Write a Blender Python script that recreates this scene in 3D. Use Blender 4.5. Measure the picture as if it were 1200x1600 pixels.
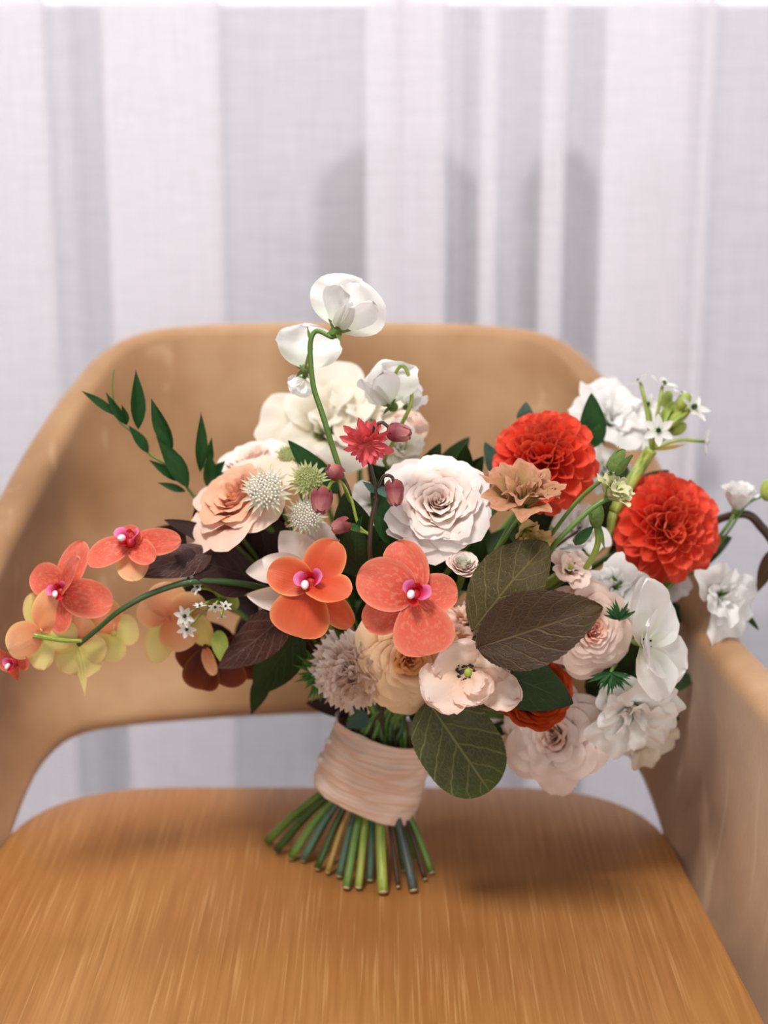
import bpy, math, random
from mathutils import Vector, Matrix, noise
for o in list(bpy.data.objects): bpy.data.objects.remove(o)
SC = bpy.context.scene; COL = SC.collection
R = math.radians; PI = math.pi
rnd = random.Random(7)
# ------------------------------------------------------------ camera
PITCH = R(14); CAMZ = 0.97; F = 2500.0
cam = bpy.data.objects.new('camera', bpy.data.cameras.new('camera')); COL.objects.link(cam)
cam.location = (0, 0, CAMZ); cam.rotation_euler = (R(90) - PITCH, 0, 0)
cam.data.sensor_fit = 'HORIZONTAL'; cam.data.sensor_width = 24; cam.data.lens = 50
cam.data.clip_start = .05
cam.data.dof.use_dof = True; cam.data.dof.focus_distance = 1.0; cam.data.dof.aperture_fstop = 2.8
SC.camera = cam
# ------------------------------------------------------------ world, lights, exposure
w = bpy.data.worlds.new('sky'); SC.world = w; w.use_nodes = True
bgn = w.node_tree.nodes['Background']; bgn.inputs[0].default_value = (1, .985, .99, 1); bgn.inputs[1].default_value = 2.9
def area(name, loc, target, size, power, color):
    l = bpy.data.lights.new(name, 'AREA'); l.shape = 'RECTANGLE'; l.size, l.size_y = size
    l.energy = power; l.color = color
    o = bpy.data.objects.new(name, l); COL.objects.link(o); o.location = loc
    o.rotation_euler = (Vector(target) - Vector(loc)).to_track_quat('-Z', 'Y').to_euler(); return o
area('ceiling_light', (-.38, .30, 2.3), (.02, 1.05, .5), (.45, .45), 33, (1, .975, .95))
area('window_light_back', (-.30, 1.50, 2.3), (0, 1.02, .45), (.5, .2), 6, (1, .98, .97))
area('fill_light_right', (1.5, -.4, 1.3), (0, 1.0, .65), (.7, .7), 9, (1, .97, .94))  # added soft fill from the right; there is no window on this side
area('fill_light_front', (-.1, -1.5, .9), (0, 1.1, .65), (1.2, .8), 18, (1, .975, .95))  # added fill lamp that brightens the fronts of the lower flowers
vs = SC.view_settings; vs.view_transform = 'Standard'; vs.look = 'None'; vs.gamma = 1; vs.use_curve_mapping = False
vs.exposure = -0.1

# ------------------------------------------------------------ helpers
def ray(px, py):
    a = (px - 600) / F; b = (800 - py) / F
    return Vector((a, math.cos(PITCH) + b * math.sin(PITCH), -math.sin(PITCH) + b * math.cos(PITCH)))
def W(px, py, y):
    d = ray(px, py); return Vector((0, 0, CAMZ)) + d * (y / d.y)
def Wz(px, py, z):
    d = ray(px, py); return Vector((0, 0, CAMZ)) + d * ((z - CAMZ) / d.z)
def S(px, P):      # a length seen as px pixels at point P
    f = Vector((0, math.cos(PITCH), -math.sin(PITCH))); return px * (P - Vector((0, 0, CAMZ))).dot(f) / F
UP = Vector((0, math.sin(PITCH), math.cos(PITCH))); BK = Vector((0, -math.cos(PITCH), math.sin(PITCH)))
def D(a): return (Vector((1, 0, 0)) * a[0] + UP * a[1] + BK * a[2]).normalized()
def frame(P, axis, roll=0, s=1, up=None):
    z = axis.normalized(); u = up or Vector((0, 0, 1))
    if abs(z.dot(u)) > .98: u = Vector((0, -1, 0))
    x = u.cross(z).normalized(); y = z.cross(x)
    M = Matrix((x, y, z)).transposed().to_4x4(); M.translation = P
    return M @ Matrix.Rotation(R(roll), 4, 'Z') @ Matrix.Scale(s, 4)
RX = lambda d: Matrix.Rotation(R(d), 4, 'X'); RY = lambda d: Matrix.Rotation(R(d), 4, 'Y'); RZ = lambda d: Matrix.Rotation(R(d), 4, 'Z')
T = lambda x, y, z: Matrix.Translation((x, y, z))
def mesh(name, verts, faces, uvs=None, mat=None, smooth=True):
    m = bpy.data.meshes.new(name); m.from_pydata([tuple(v) for v in verts], [], faces)
    if uvs:
        l = m.uv_layers.new(name='UVMap')
        for lp in m.loops: l.data[lp.index].uv = uvs[lp.vertex_index]
    if smooth: m.polygons.foreach_set('use_smooth', [True] * len(m.polygons))
    if mat: m.materials.append(mat)
    m.update(); return m
def gridm(name, fn, nu, nv, mat, closed=False):
    vs_, uv, fs = [], [], []
    for j in range(nv + 1):
        for i in range(nu + (0 if closed else 1)):
            u = i / nu; v = j / nv; vs_.append(fn(u, v)); uv.append((u, v))
    n = nu if closed else nu + 1
    for j in range(nv):
        for i in range(nu):
            i2 = (i + 1) % n; fs.append((j * n + i, j * n + i2, (j + 1) * n + i2, (j + 1) * n + i))
    return mesh(name, vs_, fs, uv, mat)
def join_meshes(name, items, mat):     # items: (mesh, matrix)
    V, Fs, UV = [], [], []
    for m, M in items:
        o = len(V); V += [M @ v.co for v in m.vertices]; Fs += [tuple(o + k for k in p.vertices) for p in m.polygons]
        uv = [(0, 0)] * len(m.vertices)
        if m.uv_layers:
            for lp in m.loops: uv[lp.vertex_index] = tuple(m.uv_layers[0].data[lp.index].uv)
        UV += uv
    return mesh(name, V, Fs, UV, mat)
def catmull(P, n):
    P = [Vector(p) for p in P]; out = []
    for i in range(len(P) - 1):
        a = P[i - 1] if i else P[0] * 2 - P[1]; b, c = P[i], P[i + 1]; d = P[i + 2] if i + 2 < len(P) else c * 2 - b
        for k in range(n):
            t = k / n
            out.append(.5 * ((2 * b) + (c - a) * t + (2 * a - 5 * b + 4 * c - d) * t * t + (3 * b - a - 3 * c + d) * t ** 3))
    out.append(P[-1]); return out
def tube(name, pts, r, mat, n=8, r1=None, sub=6):
    C = catmull(pts, sub) if len(pts) > 1 else pts
    V, Fs, UV = [], [], []; N = len(C); r1 = r if r1 is None else r1
    prev = None
    for i, p in enumerate(C):
        t = (C[min(i + 1, N - 1)] - C[max(i - 1, 0)]).normalized()
        x = (prev - t * prev.dot(t)).normalized() if prev else t.orthogonal().normalized(); prev = x; y = t.cross(x)
        rr = r + (r1 - r) * i / (N - 1)
        for k in range(n):
            a = 2 * PI * k / n; V.append(p + (x * math.cos(a) + y * math.sin(a)) * rr); UV.append((k / n, i / (N - 1)))
    for i in range(N - 1):
        for k in range(n): Fs.append((i * n + k, i * n + (k + 1) % n, (i + 1) * n + (k + 1) % n, (i + 1) * n + k))
    Fs.append(tuple(range(n))[::-1]); Fs.append(tuple(range((N - 1) * n, N * n)))
    return mesh(name, V, Fs, UV, mat)
def ellip(name, rx, ry, rz, mat, nu=12, nv=8, fn=None):
    def f(u, v):
        a = u * 2 * PI; b = v * PI; s = math.sin(b) + 1e-4
        p = Vector((rx * s * math.cos(a), ry * s * math.sin(a), -rz * math.cos(b)))
        return fn(p, a, v) if fn else p
    return gridm(name, f, nu, nv, mat, True)
WM = {}
def put(name, me, M=None, parent=None, kind=None, label=None):
    o = bpy.data.objects.new(name, me); COL.objects.link(o); M = M or Matrix(); WM[o.name] = M.copy()
    if parent:
        o.parent = parent; o.matrix_basis = WM[parent.name].inverted() @ M
    else: o.matrix_basis = M
    if kind: o['kind'] = kind
    if label: o['label'] = label
    return o
def tag(o, label, cat, group=None):
    o['label'] = label; o['category'] = cat
    if group: o['group'] = group
    return o
def root(name, loc, label, cat, group=None):
    return tag(put(name, None, Matrix.Translation(loc)), label, cat, group)
def box(name, a, b, mat, bev=0):
    x0, y0, z0 = a; x1, y1, z1 = b
    m = mesh(name, [(x0,y0,z0),(x1,y0,z0),(x1,y1,z0),(x0,y1,z0),(x0,y0,z1),(x1,y0,z1),(x1,y1,z1),(x0,y1,z1)],
             [(0,3,2,1),(4,5,6,7),(0,1,5,4),(1,2,6,5),(2,3,7,6),(3,0,4,7)], None, mat, False)
    return m

# ------------------------------------------------------------ materials
def srgb(c):
    f = lambda x: x / 12.92 if x <= .04045 else ((x + .055) / 1.055) ** 2.4
    return (f(c[0] / 255), f(c[1] / 255), f(c[2] / 255), 1)
class NT:
    def __init__(s, name):
        s.m = bpy.data.materials.new(name); s.m.use_nodes = True; s.t = s.m.node_tree; s.n = s.t.nodes; s.n.clear()
        s.out = s.n.new('ShaderNodeOutputMaterial')
    def __call__(s, typ, **kw):
        nd = s.n.new('ShaderNode' + typ)
        for k, v in kw.items():
            if k.startswith('i_'): nd.inputs[int(k[2:]) if k[2:].isdigit() else k[2:].replace('_', ' ')].default_value = v
            else: setattr(nd, k, v)
        return nd
    def l(s, a, b): s.t.links.new(a, b)
    def math(s, op, a, b=None, c=None, clamp=False):
        nd = s.n.new('ShaderNodeMath'); nd.operation = op; nd.use_clamp = clamp
        for i, x in enumerate((a, b, c)):
            if x is None: continue
            if isinstance(x, (int, float)): nd.inputs[i].default_value = x
            else: s.l(x, nd.inputs[i])
        return nd.outputs[0]
    def mix(s, f, a, b, mode='MIX'):
        nd = s.n.new('ShaderNodeMix'); nd.data_type = 'RGBA'; nd.blend_type = mode
        for i, x in ((0, f), (6, a), (7, b)):
            if isinstance(x, (int, float)): nd.inputs[i].default_value = x
            elif isinstance(x, tuple): nd.inputs[i].default_value = x
            else: s.l(x, nd.inputs[i])
        return nd.outputs[2]
    def ramp(s, f, stops):
        nd = s.n.new('ShaderNodeValToRGB'); s.l(f, nd.inputs[0]); e = nd.color_ramp.elements
        while len(e) < len(stops): e.new(.5)
        for k, (p, c) in enumerate(stops): e[k].position = p; e[k].color = c
        return nd.outputs[0]
def simple(name, c, rough=.5, spec=.5, metal=0, sss=0):
    n = NT(name); b = n('BsdfPrincipled'); b.inputs['Base Color'].default_value = srgb(c); b.inputs['Roughness'].default_value = rough
    b.inputs['Specular IOR Level'].default_value = spec; b.inputs['Metallic'].default_value = metal
    nz = n('TexNoise', i_Scale=60.0); tc = n('TexCoord'); n.l(tc.outputs['Object'], nz.inputs[0])
    n.l(n.mix(n.math('MULTIPLY', nz.outputs[0], .25), srgb(c), srgb([x * .8 for x in c])), b.inputs['Base Color'])
    n.l(b.outputs[0], n.out.inputs[0]); return n.m
def petal(name, base, mid, tip, edge=None, streak=.25, transl=.2, rough=.55, back=None, nscale=1.0, speck=None):
    n = NT(name); uv = n('UVMap'); sp = n('SeparateXYZ'); n.l(uv.outputs[0], sp.inputs[0])
    au = n.math('ABSOLUTE', n.math('MULTIPLY_ADD', sp.outputs[0], 2.0, -1.0))
    c = n.ramp(sp.outputs[1], [(0, srgb(base)), (.45, srgb(mid)), (.95, srgb(tip))])
    mp = n('CombineXYZ'); n.l(n.math('MULTIPLY', sp.outputs[0], 26.0 * nscale), mp.inputs[0]); n.l(n.math('MULTIPLY', sp.outputs[1], 2.5), mp.inputs[1])
    oi = n('ObjectInfo'); n.l(n.math('MULTIPLY', oi.outputs['Random'], 30.0), mp.inputs[2])
    nz = n('TexNoise', i_Scale=1.0, i_Detail=3.0); n.l(mp.outputs[0], nz.inputs[0])
    c = n.mix(n.math('MULTIPLY', nz.outputs[0], streak), c, n.mix(.5, c, srgb(base), 'MULTIPLY'))
    if edge:
        e = n.math('MAXIMUM', n.math('POWER', au, 8.0), n.math('POWER', sp.outputs[1], 14.0)); c = n.mix(n.math('MULTIPLY', e, .75), c, srgb(edge))
    if speck:
        vz = n('TexNoise', i_Scale=14.0, i_Detail=2.0); n.l(uv.outputs[0], vz.inputs[0])
        c = n.mix(n.ramp(vz.outputs[0], [(.5, (0, 0, 0, 1)), (.62, (.8, .8, .8, 1))]), c, srgb(speck))
    if back:
        g = n('NewGeometry'); c = n.mix(g.outputs['Backfacing'], c, srgb(back))
    b = n('BsdfPrincipled'); n.l(c, b.inputs['Base Color']); b.inputs['Roughness'].default_value = rough; b.inputs['Specular IOR Level'].default_value = .3
    bp = n('Bump', i_Strength=.12, i_Distance=.002); n.l(nz.outputs[0], bp.inputs['Height']); n.l(bp.outputs[0], b.inputs['Normal'])
    tr = n('BsdfTranslucent'); n.l(c, tr.inputs[0]); mx = n('MixShader'); mx.inputs[0].default_value = transl
    n.l(b.outputs[0], mx.inputs[1]); n.l(tr.outputs[0], mx.inputs[2]); n.l(mx.outputs[0], n.out.inputs[0]); return n.m
def leafm(name, a, b_, vein, rough=.5, nveins=9.0, strength=.6, tip=None, transl=.12):
    n = NT(name); uv = n('UVMap'); sp = n('SeparateXYZ'); n.l(uv.outputs[0], sp.inputs[0])
    au = n.math('ABSOLUTE', n.math('MULTIPLY_ADD', sp.outputs[0], 2.0, -1.0))
    nz = n('TexNoise', i_Scale=3.0, i_Detail=4.0); n.l(uv.outputs[0], nz.inputs[0])
    c = n.mix(nz.outputs[0], srgb(a), srgb(b_))
    if tip: c = n.mix(n.ramp(sp.outputs[1], [(.6, (0, 0, 0, 1)), (1, (.8, .8, .8, 1))]), c, srgb(tip))
    nw = n('TexNoise', i_Scale=9.0); n.l(uv.outputs[0], nw.inputs[0])
    s = n.math('ADD', n.math('MULTIPLY', sp.outputs[1], nveins), n.math('ADD', n.math('MULTIPLY', au, -nveins * .24), n.math('MULTIPLY', nw.outputs[0], .35)))
    f = n.math('ABSOLUTE', n.math('SUBTRACT', n.math('FRACT', s), .5))
    side = n.ramp(f, [(0, (1, 1, 1, 1)), (.09, (0, 0, 0, 1))]); mid = n.ramp(au, [(0, (1, 1, 1, 1)), (.05, (0, 0, 0, 1))])
    vo = n('TexVoronoi', feature='DISTANCE_TO_EDGE', i_Scale=22.0); n.l(uv.outputs[0], vo.inputs[0])
    ret = n.ramp(vo.outputs[0], [(0, (1, 1, 1, 1)), (.12, (0, 0, 0, 1))])
    v = n.math('MAXIMUM', n.math('MULTIPLY', side, .7), mid); v2 = n.math('MAXIMUM', v, n.math('MULTIPLY', ret, .25))
    c = n.mix(n.math('MULTIPLY', v2, strength), c, srgb(vein))
    b = n('BsdfPrincipled'); n.l(c, b.inputs['Base Color']); b.inputs['Roughness'].default_value = rough; b.inputs['Specular IOR Level'].default_value = .3
    bp = n('Bump', i_Strength=.4, i_Distance=.0015, invert=True); n.l(v2, bp.inputs['Height']); n.l(bp.outputs[0], b.inputs['Normal'])
    tr = n('BsdfTranslucent'); n.l(c, tr.inputs[0]); mx = n('MixShader'); mx.inputs[0].default_value = transl
    n.l(b.outputs[0], mx.inputs[1]); n.l(tr.outputs[0], mx.inputs[2]); n.l(mx.outputs[0], n.out.inputs[0]); return n.m
def stemm(name, a, b_, rough=.4):
    n = NT(name); tc = n('UVMap'); mp = n('Mapping'); mp.inputs['Scale'].default_value = (7, 2, 1); n.l(tc.outputs[0], mp.inputs[0])
    nz = n('TexNoise', i_Scale=2.0, i_Detail=3.0); n.l(mp.outputs[0], nz.inputs[0])
    b = n('BsdfPrincipled'); n.l(n.ramp(nz.outputs[0], [(.3, srgb(a)), (.7, srgb(b_))]), b.inputs['Base Color']); b.inputs['Roughness'].default_value = rough
    n.l(b.outputs[0], n.out.inputs[0]); return n.m

def m_curtain():
    n = NT('sheer_linen'); tc = n('TexCoord')
    def streak(sc, s):
        mp = n('Mapping'); mp.inputs['Scale'].default_value = sc; n.l(tc.outputs['Object'], mp.inputs[0])
        nz = n('TexNoise', i_Scale=s, i_Detail=3.0); n.l(mp.outputs[0], nz.inputs[0]); return nz.outputs[0]
    h = streak((1, 1, 14), 22.0); v = streak((16, 16, 1), 14.0)
    k = n.math('ADD', n.math('MULTIPLY', h, .5), n.math('MULTIPLY', v, .4))
    dens = n.math('ADD', n.math('MULTIPLY_ADD', k, .30, -.135), .49, clamp=True)
    d = n('BsdfDiffuse', i_Color=srgb((244, 240, 243))); t = n('BsdfTranslucent', i_Color=srgb((250, 246, 249)))
    m1 = n('MixShader', i_0=.62); n.l(d.outputs[0], m1.inputs[1]); n.l(t.outputs[0], m1.inputs[2])
    tr = n('BsdfTransparent'); m2 = n('MixShader'); n.l(dens, m2.inputs[0]); n.l(tr.outputs[0], m2.inputs[1]); n.l(m1.outputs[0], m2.inputs[2])
    n.l(m2.outputs[0], n.out.inputs[0]); return n.m
def m_leather():
    n = NT('tan_nubuck_leather'); tc = n('TexCoord')
    a = n('TexNoise', i_Scale=9.0, i_Detail=5.0); b0 = n('TexNoise', i_Scale=260.0, i_Detail=3.0); n.l(tc.outputs['Object'], a.inputs[0]); n.l(tc.outputs['Object'], b0.inputs[0])
    c = n.ramp(a.outputs[0], [(.32, srgb((144, 106, 70))), (.5, srgb((172, 130, 91))), (.72, srgb((198, 160, 120)))])
    mp = n('Mapping'); mp.inputs['Scale'].default_value = (5, 5, 2); mp.inputs['Rotation'].default_value = (0, .4, 0); n.l(tc.outputs['Object'], mp.inputs[0])
    s = n('TexNoise', i_Scale=5.0, i_Detail=6.0, i_Distortion=1.2); n.l(mp.outputs[0], s.inputs[0])
    c = n.mix(n.ramp(s.outputs[0], [(.62, (0, 0, 0, 1)), (.75, (.45, .45, .45, 1))]), c, srgb((222, 190, 152)))
    b = n('BsdfPrincipled'); n.l(c, b.inputs['Base Color']); b.inputs['Roughness'].default_value = .62; b.inputs['Sheen Weight'].default_value = .25; b.inputs['Sheen Roughness'].default_value = .5
    b.inputs['Specular IOR Level'].default_value = .3
    bp = n('Bump', i_Strength=.25, i_Distance=.0008); n.l(b0.outputs[0], bp.inputs['Height']); n.l(bp.outputs[0], b.inputs['Normal'])
    n.l(b.outputs[0], n.out.inputs[0]); return n.m
def m_oak():
    n = NT('oak_veneer'); tc = n('TexCoord')
    def st(sc, s, d=4.0, dist=0.0):
        mp = n('Mapping'); mp.inputs['Scale'].default_value = sc; n.l(tc.outputs['Object'], mp.inputs[0])
        nz = n('TexNoise', i_Scale=s, i_Detail=d, i_Distortion=dist); n.l(mp.outputs[0], nz.inputs[0]); return nz.outputs[0]
    g = st((1, .03, 1), 260.0); g2 = st((1, .02, 1), 480.0, 2.0); big = st((1, .25, 1), 10.0)
    c = n.ramp(big, [(.3, srgb((160, 105, 52))), (.7, srgb((181, 127, 73)))])
    c = n.mix(n.ramp(g, [(.36, (.5, .5, .5, 1)), (.6, (0, 0, 0, 1))]), c, srgb((146, 92, 40)))
    c = n.mix(n.ramp(g2, [(.55, (0, 0, 0, 1)), (.72, (.55, .55, .55, 1))]), c, srgb((202, 154, 100)))
    b = n('BsdfPrincipled'); n.l(c, b.inputs['Base Color']); b.inputs['Roughness'].default_value = .42; b.inputs['Specular IOR Level'].default_value = .4
    bp = n('Bump', i_Strength=.15, i_Distance=.0006); n.l(g, bp.inputs['Height']); n.l(bp.outputs[0], b.inputs['Normal'])
    n.l(b.outputs[0], n.out.inputs[0]); return n.m
def m_silk():
    n = NT('blush_silk'); uv = n('UVMap'); mp = n('Mapping'); mp.inputs['Scale'].default_value = (2.2, 15, 1); mp.inputs['Rotation'].default_value = (0, 0, .05); n.l(uv.outputs[0], mp.inputs[0])
    nz = n('TexNoise', i_Scale=1.6, i_Detail=5.0, i_Distortion=.6); n.l(mp.outputs[0], nz.inputs[0])
    b = n('BsdfPrincipled'); n.l(n.ramp(nz.outputs[0], [(.3, srgb((222, 184, 158))), (.6, srgb((242, 218, 204)))]), b.inputs['Base Color'])
    b.inputs['Roughness'].default_value = .5; b.inputs['Sheen Weight'].default_value = .3
    bp = n('Bump', i_Strength=.5, i_Distance=.0012); n.l(nz.outputs[0], bp.inputs['Height']); n.l(bp.outputs[0], b.inputs['Normal'])
    n.l(b.outputs[0], n.out.inputs[0]); return n.m
M_CURT, M_LEA, M_OAK, M_SILK = m_curtain(), m_leather(), m_oak(), m_silk()
M_WALL = simple('wall_paint', (190, 184, 178), .8); M_WALL2 = simple('taupe_wall_paint', (112, 102, 94), .8); M_FLOOR = simple('floor_stone', (128, 122, 118), .5); M_CEIL = simple('ceiling_paint', (205, 202, 198), .9)
M_TERR = simple('terrace_concrete', (84, 90, 97), .8); M_PARA = simple('parapet_render', (203, 201, 210), .9); M_SLATE = simple('slate_weave', (24, 34, 42), .8)
M_MET = simple('white_frame', (232, 232, 232), .4); M_LEG = simple('oak_leg', (170, 120, 66), .45)

# ------------------------------------------------------------ structure
put('floor', box('floor', (-2.2, -2.2, -.1), (2.2, 1.9, 0), M_FLOOR), kind='structure')
put('wall_left', box('wall_left', (-2.3, -2.2, 0), (-2.2, 1.9, 2.7), M_WALL2), kind='structure')
put('wall_right', box('wall_right', (2.2, -2.2, 0), (2.3, 1.9, 2.7), M_WALL), kind='structure')
put('wall_back', box('wall_back', (-2.3, -2.3, 0), (2.3, -2.2, 2.7), M_WALL2), kind='structure')
put('ceiling', box('ceiling', (-2.3, -2.2, 2.6), (2.3, 1.9, 2.7), M_CEIL), kind='structure')
def m_glass():
    n = NT('window_glass'); t = n('BsdfTransparent', i_Color=(.98, .98, .985, 1)); g = n('BsdfGlossy', i_Roughness=.02); m = n('MixShader', i_0=.015)
    n.l(t.outputs[0], m.inputs[1]); n.l(g.outputs[0], m.inputs[2]); n.l(m.outputs[0], n.out.inputs[0]); return n.m
M_GL = m_glass()
wf = put('window_1', join_meshes('window_1', [(box('a', a, b, M_MET), Matrix()) for a, b in (((-2.2, 1.82, 0), (2.2, 1.9, .05)), ((-2.2, 1.82, 2.5), (2.2, 1.9, 2.6)), ((-2.2, 1.82, .05), (-2.12, 1.9, 2.5)), ((2.12, 1.82, .05), (2.2, 1.9, 2.5)), ((1.1, 1.82, .05), (1.16, 1.9, 2.5)), ((-1.16, 1.82, .05), (-1.1, 1.9, 2.5)))], M_MET), kind='structure')
for a, b in ((-2.12, -1.16), (-1.1, 1.1), (1.16, 2.12)): put('pane', box('pane', (a, 1.855, .05), (b, 1.861, 2.5), M_GL), None, wf)
put('terrace', box('terrace', (-6, 1.9, -.12), (6, 3.3, -.02), M_TERR), kind='structure')
put('parapet', box('parapet', (-6, 3.12, -.02), (6, 3.3, 1.172), M_PARA), kind='structure')
put('sky_blocker_slab', box('sky_blocker_slab', (-6, 1.92, 2.62), (6, 2.45, 2.8), M_PARA), kind='structure')  # unseen overhang added to keep high sky light off the lower curtain
# terrace chairs seen through the curtain
def terrace_chair(px0, px1, topy, y, label):
    a, b = W(px0, topy, y), W(px1, topy, y); cx = (a.x + b.x) / 2; hw = (b.x - a.x) / 2; zt = a.z
    r = root('terrace_chair', (cx, y, -.02), label, 'chair', 'terrace chairs behind the curtain')
    def bk(u, v):
        z = .38 + (zt - .38) * v; x = (2 * u - 1) * hw
        k = max(0, (z - (zt - .07)) / .07); x *= 1 - .28 * (1 - math.sqrt(max(0, 1 - k * k))) * 1.0
        z -= .05 * abs(2 * u - 1) ** 6 * k
        return Vector((cx + x, y + .02 + .05 * v - .03 * (1 - (2 * u - 1) ** 2), z))
    o = put('backrest', gridm('backrest', bk, 14, 16, M_SLATE), None, r); s = o.modifiers.new('s', 'SOLIDIFY'); s.thickness = .05
    o = put('seat', box('seat', (cx - hw, y - .42, .36), (cx + hw, y + .02, .43), M_SLATE), None, r); q = o.modifiers.new('b', 'BEVEL'); q.width = .02; q.segments = 3
    for sx in (-1, 1):
        for yy in (y - .38, y - .02):
            put('leg', tube('leg', [(cx + sx * (hw - .03), yy, .37), (cx + sx * (hw - .01), yy, -.02)], .012, M_SLATE, sub=1), None, r)
terrace_chair(489, 757, 225, 2.75, 'dark slate terrace chair with rounded back, the widest behind the curtain')
terrace_chair(820, 946, 233, 2.85, 'narrow slate terrace chair behind the curtain, second of three beyond the backrest')
terrace_chair(990, 1077, 236, 2.95, 'slate terrace chair behind the curtain, nearest the right wall')

# sheer curtain: one cloth laid in overlapping folds
def curtain():
    y0 = 1.60
    X = lambda px: (px - 600) / F * 1.585
    bands = [(-60, 88), (180, 345), (572, 628), (636, 697), (752, 776), (846, 878), (944, 1058), (1082, 1096)]
    # folds beyond the frame
    L = [(X(-60) - .16 - k * .17, X(-60) - .10 - k * .17) for k in range(8)][::-1]
    Rr = [(X(1096) + .16 + k * .17, X(1096) + .23 + k * .17) for k in range(8)]
    B = L + [(X(a), X(b)) for a, b in bands] + Rr
    pts = [(B[0][0] - .1, 0.0)]
    for k, (l, r) in enumerate(B):
        g = .011
        pts += [(l - .012, .001), (r - .004, -.004), (r, g * .4), (r - .005, g), (l + .006, g * 1.2), (l, g * 1.8), (l + .006, g * 2.3), (r + .01, g * 2.4)]
    pts.append((B[-1][1] + .1, 0))
    C = catmull([(x, y, 0) for x, y in pts], 5)
    nu = len(C) - 1; nv = 26
    def f(u, v):
        c = C[round(u * nu)]; z = .015 + 2.5 * v
        sp = 1 + .012 * (1 - v)
        wob = .006 * noise.noise(Vector((c.x * 6, z * .7, 3))) + .018 * math.sin(c.x * 9 + 1.0) * (1 - .3 * v)
        return Vector((c.x * sp + .0035 * noise.noise(Vector((c.x * 9, z * 1.1, 8))), y0 + c.y * (1.3 - .3 * v) + wob, z))
    tag(put('sheer_curtain', gridm('sheer_curtain', f, nu, nv, M_CURT)), 'pale sheer linen curtain hanging in vertical folds behind the leather armchair', 'curtain')
    tag(put('curtain_rail', tube('curtain_rail', [(-2.15, 1.62, 2.53), (2.15, 1.62, 2.53)], .012, M_MET, sub=1)), 'white curtain rail above the sheer curtain at the window', 'rail')
curtain()

# ------------------------------------------------------------ armchair
CX = -.035
chair = root('armchair', (CX, 1.0, 0), 'tan leather armchair with wraparound back and oak seat carrying the bouquet', 'chair')
half_top = [(.300, .70, .585), (.295, .80, .598), (.283, .90, .602), (.266, 1.0, .608), (.249, 1.08, .622), (.242, 1.125, .655), (.228, 1.18, .692), (.210, 1.232, .735), (.191, 1.266, .772), (.166, 1.290, .796), (.11, 1.305, .803), (0, 1.312, .804)]
half_bot = [(.282, .72, .405), (.274, .80, .405), (.266, .90, .405), (.254, 1.0, .408), (.244, 1.07, .425), (.238, 1.11, .452), (.226, 1.145, .480), (.205, 1.172, .496), (.170, 1.190, .4985), (.125, 1.202, .499), (.07, 1.210, .500), (0, 1.214, .501)]
def full(h): return [(CX - a, b, c) for a, b, c in h] + [(CX + a, b, c) for a, b, c in h[::-1][1:]]
TT, BB = catmull(full(half_top), 4), catmull(full(half_bot), 4)
def shell(u, v):
    i = round(u * (len(TT) - 1)); t, b = TT[i], BB[i]; p = b.lerp(t, v)
    n = (Vector((CX, .95, 0)) - Vector((p.x, p.y, 0))).normalized()
    return p - n * .012 * math.sin(PI * v)
so = put('backrest', gridm('backrest', shell, len(TT) - 1, 12, M_LEA), None, chair)
md = so.modifiers.new('s', 'SOLIDIFY'); md.thickness = .030; md.offset = -1
md = so.modifiers.new('b', 'BEVEL'); md.width = .0105; md.segments = 4; md.limit_method = 'ANGLE'; md.angle_limit = R(50)
# seat
def seat_outline(n=10):
    corners = [(CX - .268, .70, .05), (CX + .268, .70, .05), (CX + .240, 1.183, .085), (CX - .240, 1.183, .085)]
    pts = []
    for k, (x, y, r) in enumerate(corners):
        p = Vector((x, y, 0)); a = Vector(corners[k - 1][:2] + (0,)); b = Vector(corners[(k + 1) % 4][:2] + (0,))
        d1 = (a - p).normalized() * r * 1.3; d2 = (b - p).normalized() * r * 1.3
        for i in range(n + 1):
            t = i / n; q0 = p + d1; q1 = p + d2
            pts.append(q0 * (1 - t) ** 2 + p * 2 * t * (1 - t) + q1 * t * t)
    return pts
so_ = seat_outline(); n_ = len(so_)
cen = Vector((CX, .95, 0))
V = []; Fc = []
for s, z in ((.985, .437), (.997, .438), (1, .442), (1, .446), (.997, .4492), (.99, .45)):
    V += [cen + (p - cen) * s + Vector((0, 0, z)) for p in so_]
for j in range(5): Fc += [(j * n_ + i, j * n_ + (i + 1) % n_, (j + 1) * n_ + (i + 1) % n_, (j + 1) * n_ + i) for i in range(n_)]
Fc += [tuple(range(n_))[::-1], tuple(range(5 * n_, 6 * n_))]
sm = mesh('seat', V, Fc, None, M_OAK, False); put('seat', sm, None, chair)
put('seat_frame', box('seat_frame', (CX - .2, .76, .41), (CX + .2, 1.12, .437), M_LEG), None, chair)
for sx in (-1, 1):
    for y in (.78, 1.10):
        put('leg', tube('leg', [(CX + sx * .18, y, .425), (CX + sx * .235, y + (.06 if y > 1 else -.04), 0)], .017, M_LEG, n=12, r1=.011, sub=1), None, chair)
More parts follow.
